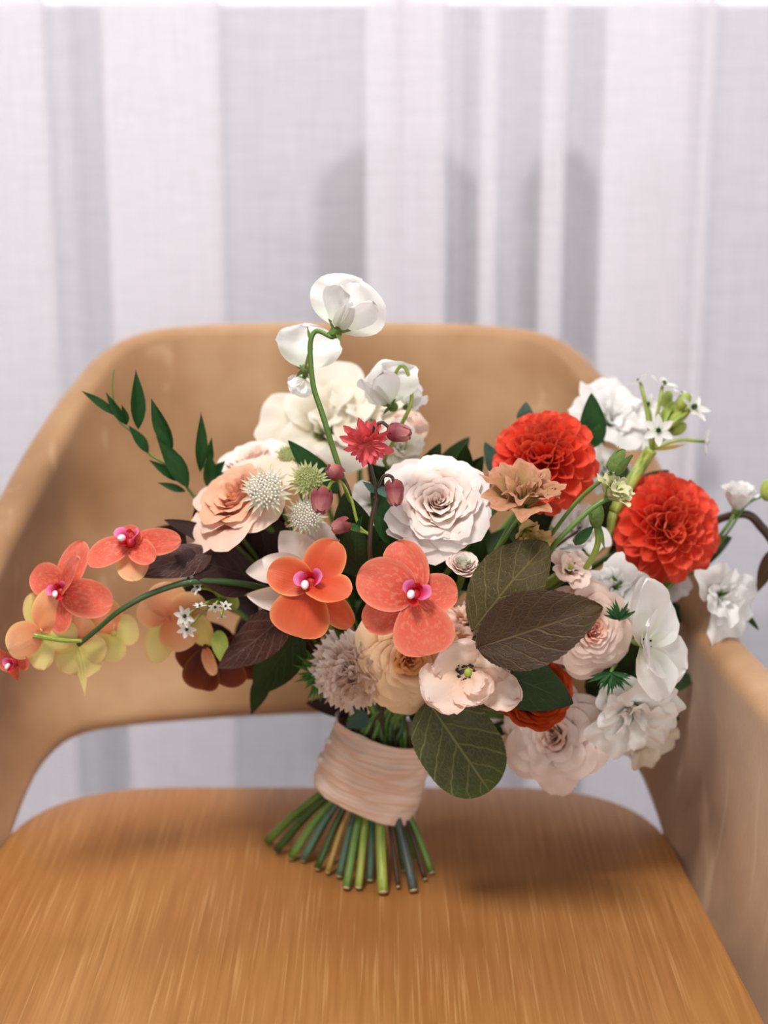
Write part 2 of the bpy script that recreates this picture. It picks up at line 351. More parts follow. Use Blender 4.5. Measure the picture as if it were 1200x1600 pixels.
# ------------------------------------------------------------ flower builders
# petal of a cupped bloom: local axis Z, one mesh per layer, turned about the axis for each petal
def cup_petal(name, mat, Rb, H, w, op=0, curl=0, ruf=0, spiral=.04, seed=0, nu=10, nv=9, drop=.46, notch=0, point=0, rf=5, base=.35, wild=1.0):
    w = R(w)
    def f(u, v):
        uu = 2 * u - 1; th = w / 2 * uu * (base + (1 - base) * math.sin(min(v * 1.35, 1) * PI / 2)) * (1 - .10 * max(0, (v - .55) / .45) ** 2.4)
        v *= 1 - drop * (1 - math.sqrt(1 - .985 * uu * uu))
        r = Rb * math.sin(PI / 2 * min(1, v ** .65)) + op * H * v ** 1.8 + .004
        z = H * v * (1 - .35 * op * v)
        z *= 1 - notch * math.exp(-(uu / .18) ** 2) * v ** 3 + point * (1 - abs(uu)) ** 2 * v ** 3
        k = max(0, (v - .68) / .32); r += curl * k * k * H * .34; z -= curl * k ** 2.5 * H * .22
        e = abs(uu) ** 4 * v; r += curl * e * H * .10
        nn = noise.noise(Vector((uu * 2.3 + seed * 3.1, v * 2, seed * 1.7)))
        r += H * .09 * wild * nn * v; z += H * .05 * wild * noise.noise(Vector((uu * 3, v, seed + 9.))) * v
        r += ruf * H * math.sin(rf * uu * 3 + seed * 2 + nn * 3) * v ** 4; z += ruf * H * .6 * math.cos(rf * 1.7 * uu * 3 + seed) * v ** 6
        r += spiral * uu * v
        return Vector((max(r, .002) * math.cos(th), max(r, .002) * math.sin(th), z))
    return gridm(name, f, nu, nv, mat)
# flat petal or leaf: base at origin, tip at +Y, upper face +Z
def flat(name, mat, L=1, Wd=.4, prof=None, bend=0, cup=0, ruf=0, rf=6, fold=0, twist=0, serr=0, nserr=24, notch=0, nu=8, nv=12, seed=0, undul=.0, sidecurl=0):
    prof = prof or (lambda v: math.sin(PI * min(1, v ** .75)) ** .8)
    sp = []; y = z = 0.0; N = 40
    for i in range(N + 1):
        sp.append((y, z)); a = R(bend) * (i / N); y += math.cos(a) / N; z -= math.sin(a) / N
    yl, zl = sp[-1]; ch = math.hypot(yl, zl); ca, sa = yl / ch, zl / ch
    def f(u, v):
        v = .5 - .5 * math.cos(PI * v); uu = 2 * u - 1; i = min(N, v * N); i0 = int(i); i1 = min(N, i0 + 1); t = i - i0
        y0 = sp[i0][0] * (1 - t) + sp[i1][0] * t; z0 = sp[i0][1] * (1 - t) + sp[i1][1] * t
        y, z = (y0 * ca + z0 * sa) / ch, (-y0 * sa + z0 * ca) / ch
        wd = prof(v) * Wd / 2 / L
        if serr and 0.04 < v < .97: wd += serr * ((v * nserr) % 1 - .5) * -1 * (abs(uu) ** 8)
        x = uu * wd
        zz = cup * wd * (uu * uu) + fold * wd * abs(uu)
        nn = noise.noise(Vector((uu * 1.6 + seed, v * 3, seed * 2.3)))
        zz += ruf * math.sin(rf * v * 6 + (3 if uu > 0 else 0) + nn * 4 + seed) * abs(uu) ** 3 + undul * nn
        if sidecurl: zz -= sidecurl * wd * max(0, abs(uu) - .6) ** 2 * 4
        y -= notch * math.exp(-(uu / .3) ** 2) * v ** 4
        if ruf: y += ruf * .5 * math.sin(rf * uu * 2.4 + seed) * v ** 6
        if twist:
            a = R(twist) * v; x, zz = x * math.cos(a) - zz * math.sin(a), x * math.sin(a) + zz * math.cos(a)
        return Vector((x, y, z + zz)) * L
    return gridm(name, f, nu, nv, mat)
RND = lambda v: math.sqrt(max(0, 1 - (2 * v - 1) ** 2)) ** .9          # round
OVAT = lambda v: (math.sin(PI * v ** .72)) ** .75 * (1 - .15 * v)       # ovate leaf
LANC = lambda v: math.sin(PI * v ** .8) ** 1.1                           # lance leaf
OBOV = lambda v: math.sqrt(max(0, 1 - (2 * v ** 1.7 - 1) ** 2)) ** .8 if v > 0 else 0   # wide near tip
SPOON = lambda v: .25 + .75 * math.sin(PI * min(1, v * .62)) ** 1.2 if v < .8 else (.25 + .75 * math.sin(PI * .496) ** 1.2) * math.sqrt(max(0, 1 - ((v - .8) / .2) ** 2))

NECK = Vector((-.006, 1.056, .520))
G = 'flowers and foliage of the bouquet'
slots = []   # lower stem ends on the seat
for px, py, rr, c in [(418, 1318, 3.6, 0), (432, 1332, 3.4, 1), (455, 1343, 3.4, 0), (474, 1346, 3.3, 2), (496, 1360, 2.8, 1), (512, 1366, 2.4, 3), (541, 1390, 3.2, 0), (560, 1390, 3.0, 4),
                      (598, 1397, 4.2, 4), (622, 1388, 1.7, 5), (646, 1394, 3.6, 6), (664, 1376, 2.0, 5), (674, 1366, 2.9, 0), (530, 1372, 3.0, 2), (578, 1378, 2.8, 2), (485, 1330, 3, 1), (520, 1335, 3, 0), (560, 1345, 3, 2), (600, 1350, 3, 0), (632, 1362, 2.6, 1), (448, 1315, 3, 2), (650, 1345, 2.6, 0)]:
    P = Wz(px, py, .4515); slots.append((P, rr / 1130, c))
order = [8, 0, 10, 2, 6, 3, 12, 7, 1, 9, 5, 4, 11, 13, 14, 15, 16, 17, 18, 19, 20, 21]
STC = [stemm('stem_green', (70, 110, 45), (120, 150, 70)), stemm('stem_dark_green', (38, 66, 30), (70, 100, 48)), stemm('stem_blue_green', (60, 96, 80), (100, 128, 100)),
       stemm('stem_ochre', (160, 125, 60), (190, 155, 90)), stemm('stem_lime', (95, 130, 40), (190, 195, 95)), stemm('stem_brown', (52, 34, 26), (86, 66, 50)), stemm('stem_slate', (48, 56, 52), (92, 104, 98))]
M_CUT = simple('stem_cut_face', (214, 200, 150), .6)
nstem = [0]
def stem_for(r, P, axis, rad, mat=None, via=()):
    """stem from a bloom's base to the binding point and on to its cut end"""
    k = nstem[0]; nstem[0] += 1
    q = NECK + Vector((.021 * math.cos(k * 2.4) * math.sqrt((k % 7 + 1) / 8), .018 * math.sin(k * 2.4) * math.sqrt((k % 5 + 1) / 6), 0))
    a0 = P - axis * .028 + Vector((0, .012, 0))
    pts = [P] + ([a0] if not via else []) + list(via)
    last = pts[-1]
    mid = last.lerp(q + Vector((0, 0, .045)), .6); mid.y += .012
    pts += [mid, q + Vector((0, 0, .04)), q + (q - mid) * .12]
    if k < len(slots):
        E, r2, c = slots[order[k]]
        dirn = Vector((E.x - NECK.x, E.y - NECK.y, 0))
        q2 = NECK + Vector((dirn.x * .42, dirn.y * .2, -.016)); q2.y = max(min(q2.y, NECK.y + .022), NECK.y - .018)
        pts[-1] = q2
        E2 = E + Vector((0, 0, .0006))
        up_ = tube('stem', pts, rad, mat or STC[0], n=8, r1=min(rad * 1.2, r2), sub=5)
        put('stem', up_, None, r)
        lw = put('lower_stem', tube('lower_stem', [q2 + Vector((0, 0, .012)), q2, q2.lerp(E2, .5) + Vector((dirn.x * .03, 0, 0)), E2 + Vector((0, 0, .0012))], r2 * .9, STC[c], n=10, r1=r2, sub=4), None, r, None, 'cut stem below the ribbon')
        d = (E2 - q2).normalized(); M = frame(E2 + Vector((0, 0, .001)), d)
        put('cut_face', ellip('cut_face', r2 * .93, r2 * .93, .0010, M_CUT, 10, 4), M, lw)
    else:
        put('stem', tube('stem', pts, rad, mat or STC[0], n=6, sub=4), None, r)
def bloomroot(name, P, label, cat='flower'):
    return root(name, P, label, cat, G)
def calyx(r, P, ax, s, mat, n=5, L=.5, elev=55, wd=.22):
    me = flat('sepal', mat, L * s, wd * s, LANC, bend=25, cup=.4, nu=4, nv=6)
    for k in range(n): put('sepal', me, frame(P, ax) @ RZ(k * 360 / n + 17) @ RX(elev), r)
    put('receptacle', ellip('receptacle', .16 * s, .16 * s, .14 * s, mat, 10, 6), frame(P, ax), r)

# layered rose. layers: (count, Rb, H, width, open, curl, mat)
FULL = [(3, .05, .60, 230, .0, .1), (4, .11, .62, 200, .0, .25), (5, .18, .63, 160, .0, .4), (5, .26, .62, 140, .04, .5), (6, .34, .60, 120, .10, .6), (6, .42, .57, 105, .18, .75), (6, .48, .52, 95, .34, .9), (7, .52, .45, 88, .62, 1.0), (6, .54, .38, 92, .95, 1.1)]
CUPPED = [(3, .06, .70, 230, .0, .1), (4, .13, .72, 190, .0, .3), (5, .22, .74, 150, .0, .4), (5, .32, .74, 130, .03, .6), (5, .42, .72, 118, .08, .8), (5, .50, .68, 112, .14, 1.1), (6, .55, .60, 108, .36, 1.5)]
TIGHT = [(3, .06, .62, 220, 0, .05), (4, .12, .64, 190, 0, .12), (5, .18, .63, 160, 0, .2), (6, .24, .62, 140, .02, .25), (7, .31, .60, 120, .05, .3), (8, .38, .56, 105, .10, .3), (8, .46, .50, 95, .16, .35), (8, .54, .42, 90, .24, .4)]
def rose(name, label, px, py, y, rpx, ax, mats, layers=FULL, ruf=.0, roll=0, seed=1, calmat=None, stemr=.0024, stemmat=None, via=(), tilt=5, shift=.35, nu=14, nv=12, spiral=.05, rf=5, notch=.06, pname='petal', norm=1.0):
    P = W(px, py, y); s = S(rpx, P) * norm; A = D(ax); B = P - A * s * shift
    r = bloomroot(name, B, label); M = frame(B, A, roll, s); rr = random.Random(seed); a0 = 0
    N = len(layers)
    for li, (n, Rb, H, w, op, cu) in enumerate(layers):
        mat = mats[min(len(mats) - 1, int(li / N * len(mats)))]
        ms = [cup_petal(pname, mat, Rb, H, w, op, cu, ruf * (li / N), spiral, seed * 7 + li * 3 + q, nu, nv, notch=notch, rf=rf) for q in range(2)]
        a0 += 137.5 / 2
        for k in range(n):
            put(pname, ms[k % 2], M @ RZ(a0 + k * 360 / n + rr.uniform(-7, 7)) @ RX(rr.uniform(-tilt, tilt) * li / N) @ RY(rr.uniform(-tilt, tilt) * li / N) @ Matrix.Scale(rr.uniform(.95, 1.04), 4), r)
    calyx(r, B - A * s * .02, A, s, calmat or M_CAL)
    stem_for(r, B - A * s * .1, A, stemr, stemmat, via); return r
M_CAL = leafm('calyx_green', (92, 120, 52), (120, 146, 74), (150, 170, 100), nveins=1, strength=.2)
M_LIMEL = leafm('lime_leaf', (150, 172, 70), (190, 200, 100), (210, 215, 140), nveins=3, strength=.3)
wht = petal('white_rose_petal', (246, 232, 216), (250, 240, 230), (251, 242, 238), streak=.2)
whtin = petal('blush_heart_petal', (226, 176, 146), (244, 216, 200), (248, 230, 222), streak=.2)
peach = petal('peach_rose_petal', (246, 190, 156), (248, 204, 176), (252, 222, 202), streak=.2)
peachin = petal('peach_heart_petal', (236, 150, 110), (242, 172, 134), (246, 190, 158), streak=.2)
apri = petal('apricot_rose_petal', (246, 182, 116), (252, 208, 154), (254, 224, 184), streak=.2)
apriin = petal('apricot_heart_petal', (222, 120, 50), (240, 168, 96), (248, 196, 138), streak=.2)
blush = petal('blush_rose_petal', (240, 164, 136), (251, 218, 202), (253, 230, 218), streak=.2)
blushin = petal('blush_rose_inner_petal', (230, 120, 84), (240, 160, 132), (250, 206, 188), streak=.2)
pale = petal('pale_blush_petal', (244, 206, 180), (252, 230, 216), (254, 238, 230), streak=.2)
cream = petal('cream_petal', (226, 226, 184), (246, 240, 222), (250, 244, 232), streak=.2, transl=.4)
snow = petal('white_petal', (236, 240, 216), (247, 246, 243), (250, 248, 247), streak=.12, transl=.35)
fresh = petal('bud_petal', (170, 180, 90), (238, 236, 210), (248, 244, 236), streak=.2)
verd = petal('green_bud_petal', (160, 172, 84), (206, 212, 140), (232, 230, 180), edge=(238, 232, 196), streak=.4)
brown = petal('antique_brown_petal', (164, 166, 80), (170, 148, 86), (188, 132, 98), edge=(214, 160, 130), streak=.5, speck=(186, 120, 84))
olive = petal('olive_petal', (186, 186, 84), (190, 184, 100), (206, 176, 120), edge=(206, 150, 116), streak=.3)
rust = petal('rust_ranunculus_petal', (110, 16, 4), (156, 32, 8), (200, 72, 22), streak=.6)
carn = petal('carnation_petal', (226, 184, 160), (248, 222, 206), (254, 242, 234), streak=.0, transl=.45)
butt = petal('butterfly_petal', (236, 190, 140), (252, 226, 206), (254, 238, 230), edge=(246, 204, 188), streak=.2, transl=.35)
magn = petal('pale_mauve_petal', (214, 176, 160), (234, 214, 204), (246, 238, 230), streak=.3)
coral = petal('coral_orchid_petal', (206, 50, 40), (234, 104, 82), (238, 126, 102), edge=(248, 170, 140), streak=.5, speck=(232, 132, 104), rough=.5)
orng = petal('orange_orchid_petal', (190, 46, 24), (216, 84, 44), (228, 116, 76), edge=(250, 170, 110), streak=.5, rough=.5, back=(240, 214, 200))
orpe = petal('peach_orchid_petal', (226, 120, 80), (240, 168, 120), (242, 196, 152), edge=(236, 208, 130), streak=.35)
oryel = petal('yellow_orchid_back', (224, 218, 120), (228, 216, 136), (232, 204, 146), edge=(236, 186, 130), streak=.35)
orbur = petal('burgundy_orchid_petal', (70, 20, 12), (92, 30, 18), (120, 54, 30), edge=(150, 90, 50), streak=.4, transl=.15)
lipp = petal('magenta_lip', (206, 16, 30), (226, 60, 110), (242, 140, 196), streak=.3)
lipr = petal('red_lip', (170, 10, 16), (206, 26, 30), (226, 60, 70), streak=.3)
M_THR = simple('orchid_throat', (176, 14, 12), .5); M_COLW = simple('orchid_column', (250, 236, 238), .4)
dahl = petal('dahlia_petal', (214, 30, 8), (236, 56, 28), (243, 96, 68), edge=(246, 124, 96), streak=.3, transl=.22)
dahlin = petal('dahlia_inner_petal', (196, 20, 4), (232, 58, 28), (246, 116, 84), edge=(246, 130, 98), streak=.3, transl=.22)
colp = petal('columbine_petal', (252, 196, 160), (242, 124, 126), (228, 92, 108), streak=.3, nscale=.6)
colb = petal('columbine_bud', (172, 96, 92), (150, 64, 76), (220, 150, 146), streak=.9, nscale=.5)
astr = petal('astrantia_bract', (232, 226, 206), (246, 240, 230), (200, 204, 160), streak=.4, transl=.3)
astg = petal('green_astrantia_bract', (206, 208, 150), (228, 226, 184), (204, 206, 146), streak=.4, transl=.3)
M_ASTF = simple('astrantia_floret', (252, 246, 240), .6); M_ASTC = simple('astrantia_cushion', (196, 190, 160), .7); M_ASTG = simple('astrantia_green_floret', (176, 184, 120), .6)
M_DARK = simple('dark_stamen', (24, 22, 18), .5); M_GRNC = simple('green_heart', (170, 190, 70), .5); M_BLK = simple('black_ovary', (16, 26, 14), .25); M_OCH = simple('ochre_anther', (206, 160, 80), .6)
plum = leafm('bronze_plum_leaf', (50, 30, 12), (68, 46, 20), (112, 86, 50), tip=(88, 74, 34), strength=.55, nveins=9)
plum2 = leafm('green_bronze_leaf', (58, 50, 22), (88, 78, 42), (150, 136, 92), strength=.5, nveins=8)
gleaf = leafm('mottled_green_leaf', (46, 50, 18), (72, 74, 34), (140, 142, 92), tip=(72, 100, 28), strength=.7, nveins=7)
dgrn = leafm('dark_green_leaf', (34, 54, 20), (46, 66, 28), (70, 90, 44), strength=.4)
burg = leafm('burgundy_leaf', (58, 30, 24), (76, 44, 36), (120, 92, 84), strength=.6, rough=.34)
burg2 = leafm('dark_burgundy_leaf', (44, 22, 20), (58, 34, 30), (84, 60, 54), strength=.4)
rusc = leafm('ruscus_leaf', (26, 66, 26), (40, 84, 36), (60, 104, 56), nveins=1, strength=.25, rough=.4)
euc = leafm('blue_green_leaf', (70, 100, 88), (88, 118, 104), (110, 136, 120), nveins=3, strength=.25)
fern = leafm('feathery_green', (60, 110, 40), (84, 136, 56), (110, 156, 80), nveins=1, strength=.2)
fern2 = leafm('bract_green', (40, 86, 44), (56, 104, 56), (80, 124, 76), nveins=1, strength=.2)

def leaf(nm, P0, P1, wd, mat, face=(0, 0, 1), bend=15, cup=.25, fold=0, prof=OVAT, parent=None, serr=0, nserr=26, undul=.02, nu=8, nv=14, seed=0, roll=0, label=None, ruf=0):
    d = P1 - P0; L = d.length; Y = d / L; Z = D(face); Z = (Z - Y * Z.dot(Y)).normalized(); X = Y.cross(Z)
    M = Matrix((X, Y, Z)).transposed().to_4x4(); M.translation = P0
    me = flat(nm, mat, L, wd, prof, bend, cup, ruf, fold=fold, serr=serr, nserr=nserr, undul=undul, nu=nu, nv=nv, seed=seed)
    return put(nm, me, M @ RY(roll), parent, None, label)

def dahlia(label, px, py, y, rpx, ax, roll, seed):
    P = W(px, py, y); s = S(rpx, P); A = D(ax); C = P - A * s * .35; r = bloomroot('dahlia', C, label); M = frame(C, A, roll, s)
    N = 92; rr = random.Random(seed); kinds = []
    for q in range(6):
        t = q / 5; kinds.append([flat('petal', dahl if q < 4 else dahlin, 1, .50 + .06 * t, lambda v: .22 + .78 * math.sin(PI * min(1, v * .8 + .02)) ** .8 if v < .9 else (.22 + .78 * math.sin(PI * .74) ** .8) * math.sqrt(max(0, 1 - ((v - .9) / .1) ** 2)) * .95 + .02, bend=-34 + 30 * (1 - t) + 12 * g, cup=.45 + .55 * t, nu=6, nv=8, seed=q + g * 9, undul=.03) for g in range(2)])
    for k in range(N):
        t = (k + .5) / N; el = -30 + 94 * t ** .9; L = .9 - .40 * t ** 1.5
        q = min(5, int(t * 6)); a = k * 137.508
        put('petal', kinds[q][k % 2], M @ RZ(a) @ RX(el + rr.uniform(-6, 6)) @ T(0, .10 + .10 * (1 - t), 0) @ RY(rr.uniform(-14, 14)) @ Matrix.Scale(L * rr.uniform(.92, 1.06), 4), r)
    put('receptacle', ellip('receptacle', .24 * s, .24 * s, .16 * s, M_CAL), frame(C - A * s * .2, A), r)
    stem_for(r, C - A * s * .3, A, .003)
def orchid_bloom(r, px, py, y, ax, specs, mat, scale=1, lipface=0, mats=None, lipsize=30, lip=True):
    P = W(px, py, y); A = D(ax); s = S(1, P); M = frame(P, A)
    c = put('bloom', ellip('bloom', 5 * s, 5 * s, 6 * s, mat), M, r)
    for i, (ang, L, wd, el, tw, dz, pr) in enumerate(specs):
        me = flat('petal', (mats or {}).get(i, mat), L * s * scale, wd * s * scale, pr, bend=16, cup=.16, nu=14, nv=18, seed=i * 3 + px, undul=.035, twist=0)
        put('petal', me, M @ T(0, 0, dz * s) @ RZ(ang - 90) @ RX(el) @ RY(tw), c)
    if lip:
        l = lipsize * s * scale; ML = M @ RZ(lipface) @ RX(-18) @ Matrix.Scale(l, 4)
        for q, (ang, m_, h, w_, o_, nm, lb) in enumerate([(8, lipp, 1.15, 125, .22, 'lip_lobe', 'magenta side lobe of the lip'), (172, lipp, 1.15, 125, .22, 'lip_lobe', 'magenta side lobe of the lip'), (270, lipr, .95, 75, .5, 'lip', 'red lip'), (90, lipr, .8, 110, .1, 'lip_hood', 'red throat')]):
            put(nm, cup_petal(nm, m_, .40, h, w_, o_, .3 if q < 2 else -.2, 0, .03, q, 10, 9, drop=.45), ML @ RZ(ang), c, None, lb)
        put('throat', ellip('throat', .38, .38, .3, M_THR), ML @ T(0, 0, .12), c, None, 'deep red throat')
        put('column', ellip('column', .21, .21, .34, M_COLW, 10, 8), ML @ T(-.22, -.30, .82) @ RX(50), c, None, 'white column')
    return c
def radial(r, P, A, roll, n, me, el, part='petal', par=None, dz=0, jitter=0, seed=0):
    rr = random.Random(seed); M = frame(P, A, roll)
    for k in range(n): put(part, me, M @ T(0, 0, dz) @ RZ(k * 360 / n + rr.uniform(-jitter, jitter)) @ RX(el + rr.uniform(-jitter, jitter)), par or r)
def astrantia(label, px, py, y, rpx, ax, green, seed):
    P = W(px, py, y); s = S(rpx, P); A = D(ax); r = bloomroot('astrantia', P, label); m = astg if green else astr
    for j in range(3):
        me = flat('bract', m, s * (1.0 - .12 * j), s * .19, LANC, bend=-10, cup=.5, nu=4, nv=6)
        radial(r, P, A, j * 10, 16, me, 4 + 17 * j, 'bract', jitter=7, seed=seed + j)
    M = frame(P, A); rr = random.Random(seed)
    fl = ellip('floret', s * .045, s * .045, s * .06, M_ASTG if green else M_ASTF, 6, 5); st = mesh('filament', *[[Vector((0, 0, 0)), Vector((s * .012, 0, 0)), Vector((0, 0, s * .2)), Vector((0, s * .012, 0))], [(0, 1, 2), (0, 3, 2), (1, 3, 2)]], None, M_ASTG)
    for k in range(95):
        t = (k + .5) / 95; a = k * 2.39996; rad = s * .62 * math.sqrt(t); hgt = s * .5 * math.sqrt(max(0, 1 - t * .85))
        d = Vector((math.cos(a) * rad, math.sin(a) * rad, hgt * rr.uniform(.85, 1.05)))
        o = put('floret', fl, M @ Matrix.Translation(d), r)
    put('cushion', ellip('cushion', s * .5, s * .5, s * .36, M_ASTG if green else M_ASTC), M @ T(0, 0, s * .05), r)
    stem_for(r, P, A, .0012)
def ruffled(name, label, px, py, y, rpx, ax, mat, n=9, ruf=.16, seed=1, op=.75, heart=None, H=.75, fringe=5, stem=True, cup=.25, cal=True, layers=None, curl=.5, stemr=.0018, via=(), wild=2.6):
    P = W(px, py, y); s = S(rpx, P) * 1.12; A = D(ax); B = P - A * s * .3; r = bloomroot(name, B, label); M = frame(B, A, seed * 31, s); rr = random.Random(seed)
    layers = layers or [(3, .10, H * .85, 170, op * .15), (4, .18, H, 135, op * .45), (n - 4, .28, H * .98, 112, op * .95)]
    for li, (c, Rb, h, w, o_) in enumerate(layers):
        ms = [cup_petal('petal', mat, Rb, h, w, o_, curl, ruf * .9, .08, seed * 5 + li * 3 + q, 20, 12, rf=fringe * .42 + .3 * q, notch=.05, drop=.3, wild=wild) for q in range(3)]
        for k in range(c):
            put('petal', ms[k % 3], M @ RZ(li * 50 + k * 360 / c + rr.uniform(-16, 16)) @ RX(rr.uniform(-13, 13)) @ RY(rr.uniform(-13, 13)) @ Matrix.Scale(rr.uniform(.88, 1.1), 4), r)
    if cal: calyx(r, B, A, s, M_CAL, L=.55)
    if heart: put('heart', ellip('heart', .13 * s, .13 * s, .2 * s, heart), M.copy() @ Matrix.Scale(1 / s, 4) @ T(0, 0, .3 * s), r)
    if stem: stem_for(r, B, A, stemr, None, via)
    return r

# ------------------------------------------------------------ roses
rose('garden_rose', 'large open white garden rose with blush heart, biggest bloom at the bouquet centre', 684, 785, 1.0, 92, (.05, .32, .94), [whtin, pale, wht], FULL, ruf=.05, seed=3, tilt=7, norm=.97)
rose('garden_rose', 'peach garden rose with cupped outer petals beside the white astrantia', 376, 785, 1.03, 93, (-.5, .62, .6), [peachin, peachin, peach], CUPPED, ruf=.02, seed=5, roll=60, norm=1.05)
rose('garden_rose', 'pale blush rose half hidden behind the peach rose and the astrantias', 398, 722, 1.085, 58, (-.15, .75, .55), [blush, pale], CUPPED, seed=6, ruf=.03)
rose('garden_rose', 'apricot yellow rose with swirled petals under the pale coral orchid bloom', 640, 1030, .99, 92, (.02, -.12, .99), [apriin, apri, apri], FULL, seed=8, ruf=.02, tilt=8, nv=10)
rose('garden_rose', 'blush pink rose with spiral heart partly covered by the pointed bronze leaf', 924, 984, .995, 76, (.28, -.08, .95), [blushin, blush, blush], FULL, seed=11, ruf=.01, tilt=5)
rose('garden_rose', 'drooping pale blush rose hanging lowest, beside the big mottled green leaf', 866, 1150, 1.02, 84, (-.42, .12, .9), [blush, pale, pale], [(3, .06, .70, 230, .0, .1), (4, .13, .72, 190, .0, .3), (5, .22, .74, 150, .0, .5), (5, .32, .72, 130, .05, .8), (6, .42, .68, 112, .14, 1.1), (6, .50, .60, 104, .34, 1.3), (6, .55, .5, 100, .7, 1.4)], seed=13, roll=40, norm=.98, ruf=.03)
rose('ranunculus', 'small cream ranunculus bud between white garden rose and coral orchid bloom', 724, 880, .985, 40, (.1, .62, .7), [fresh, pale], TIGHT, seed=15, norm=.95)
rose('ranunculus', 'rust red ranunculus of many thin petals below the bronze leaves', 838, 1082, .985, 78, (.05, .25, .95), [rust], [(c + 2, a, b, w_, o_ * 1.0, cu) for c, a, b, w_, o_, cu in TIGHT], seed=17, norm=1.1, notch=.12)
rose('rose_bud', 'single white rosebud standing out at the far end of the bouquet', 1154, 776, 1.08, 42, (.12, .9, .3), [snow, snow], [(3, .1, 1.15, 220, 0, .05), (4, .22, 1.15, 190, 0, .12), (5, .36, 1.1, 150, .02, .3), (5, .46, 1.0, 130, .08, .6)], seed=19, shift=.55, ruf=.03, via=[W(1130, 830, 1.08), W(1080, 890, 1.08), W(930, 960, 1.07)], stemr=.0013, stemmat=STC[0])
# ------------------------------------------------------------ dahlias
dahlia('scarlet dahlia leaning over the brown ruffled lisianthus', 851, 705, 1.045, 84, (-.12, .40, .9), 0, 1)
dahlia('scarlet dahlia standing beside the white rosebud', 1050, 818, 1.055, 86, (.1, .18, .97), 40, 2)
# ------------------------------------------------------------ orchids
r = bloomroot('orchid_stem', W(650, 935, .955), 'coral orchid bloom with magenta lip in front of apricot rose')
orchid_bloom(r, 648, 930, .955, (0, .05, 1), [(108, 90, 72, -4, 0, -2, RND), (160, 96, 84, 6, 6, 2, RND), (212, 94, 66, -10, 0, -3, RND), (283, 96, 98, 4, 0, 1, OBOV), (5, 70, 62, -14, -10, 0, RND)], coral, lipface=-20)
stem_for(r, W(650, 930, .962), D((0, 0, 1)), .0016, STC[4])
r = bloomroot('orchid_stem', W(487, 915, .96), 'orange orchid bloom beside pale mauve petals')
orchid_bloom(r, 487, 912, .958, (-.12, .05, 1), [(62, 78, 66, -6, 0, -2, RND), (165, 72, 62, 4, 10, 1, RND), (255, 86, 96, 6, 0, 1, OBOV), (312, 96, 46, -22, 0, -5, RND), (-18, 74, 70, 28, -46, 3, RND)], orng, lipface=10)
stem_for(r, W(487, 912, .966), D((0, 0, 1)), .0016, STC[4])
# long arching orchid spray
r = bloomroot('orchid_stem', W(300, 915, 1.0), 'long arching orchid spray of coral and yellow blooms lying over the armrest')
put('stem', tube('stem', [W(560, 1000, 1.05), W(430, 925, 1.02), W(320, 908, 1.0), W(250, 922, .995), (W(190, 952, .99)), W(150, 985, .99), W(122, 1008, .99)], .0026, STC[1], r1=.0016), None, r)
put('pedicel', tube('pedicel', [W(130, 1002, .99), W(95, 1000, .985), W(52, 993, .98)], .0013, STC[4], r1=.0018), None, r)
PS = [(75, 66, 46, -6, 0, -2, RND), (150, 60, 62, 0, 0, 1, RND), (262, 58, 44, 0, 0, -1, RND), (330, 60, 60, -6, 0, 1, RND), (40, 80, 36, 30, -40, 3, RND)]
orchid_bloom(r, 96, 925, .995, (-.1, 0, 1), [(70, 86, 44, -8, 0, -3, RND), (140, 56, 56, 4, 0, 0, RND), (268, 64, 42, 0, 0, -1, RND), (-12, 82, 62, -8, 0, 1, RND), (52, 84, 44, 34, -44, 3, RND)], coral, lipface=20, lipsize=22)
orchid_bloom(r, 205, 850, 1.0, (-.25, .4, .8), [(10, 84, 44, 0, 20, 0, RND), (215, 74, 50, 6, 0, 1, RND), (80, 30, 40, 30, 0, 0, RND), (290, 60, 56, -10, 0, -3, RND), (-28, 62, 40, 10, 0, 0, RND)], coral, lipface=0, lipsize=27, mats={3: orpe})
orchid_bloom(r, 262, 965, 1.02, (-.3, .1, -.75), [(95, 56, 66, 8, 0, 0, RND), (170, 66, 60, 0, 0, 0, RND), (232, 62, 70, 0, 0, 0, RND), (285, 78, 50, 10, 0, 2, RND), (30, 50, 54, 10, 0, 0, RND)], orpe, mats={3: oryel}, lip=False)
orchid_bloom(r, 62, 985, .985, (-.5, .1, -.8), [(88, 60, 44, 14, 30, 0, RND), (270, 64, 44, 0, 10, 0, RND), (200, 64, 56, 0, 0, -3, RND), (130, 76, 66, 0, 0, -4, RND), (340, 60, 60, -4, 0, -6, RND)], oryel, mats={3: orpe, 4: orpe}, lipsize=20, lip=False)
orchid_bloom(r, 25, 1035, .985, (-.5, -.3, .6), [(20, 36, 30, 0, 0, 0, RND), (250, 34, 26, 0, 0, 0, RND), (180, 50, 40, 0, 0, 0, RND)], coral, lipsize=17)
orchid_bloom(r, 122, 1005, 1.0, (.1, .1, -.9), [(255, 56, 62, 0, 0, 0, RND), (300, 52, 52, 0, 0, -3, RND), (200, 48, 46, 0, 0, -3, RND), (100, 46, 50, -6, 0, -5, RND), (20, 60, 58, -4, 0, -6, RND), (262, 86, 16, 0, 0, -4, LANC)], oryel, mats={3: orpe}, lip=False)
orchid_bloom(r, 178, 990, 1.01, (.1, -.1, -.9), [(290, 46, 56, 0, 0, 0, RND), (60, 62, 52, 0, 0, 0, RND), (160, 40, 50, 0, 0, 0, RND)], oryel, mats={1: orpe}, lip=False)
r = bloomroot('orchid_stem', W(330, 1020, 1.03), 'dark burgundy orchid blooms drooping under the bronze leaf')
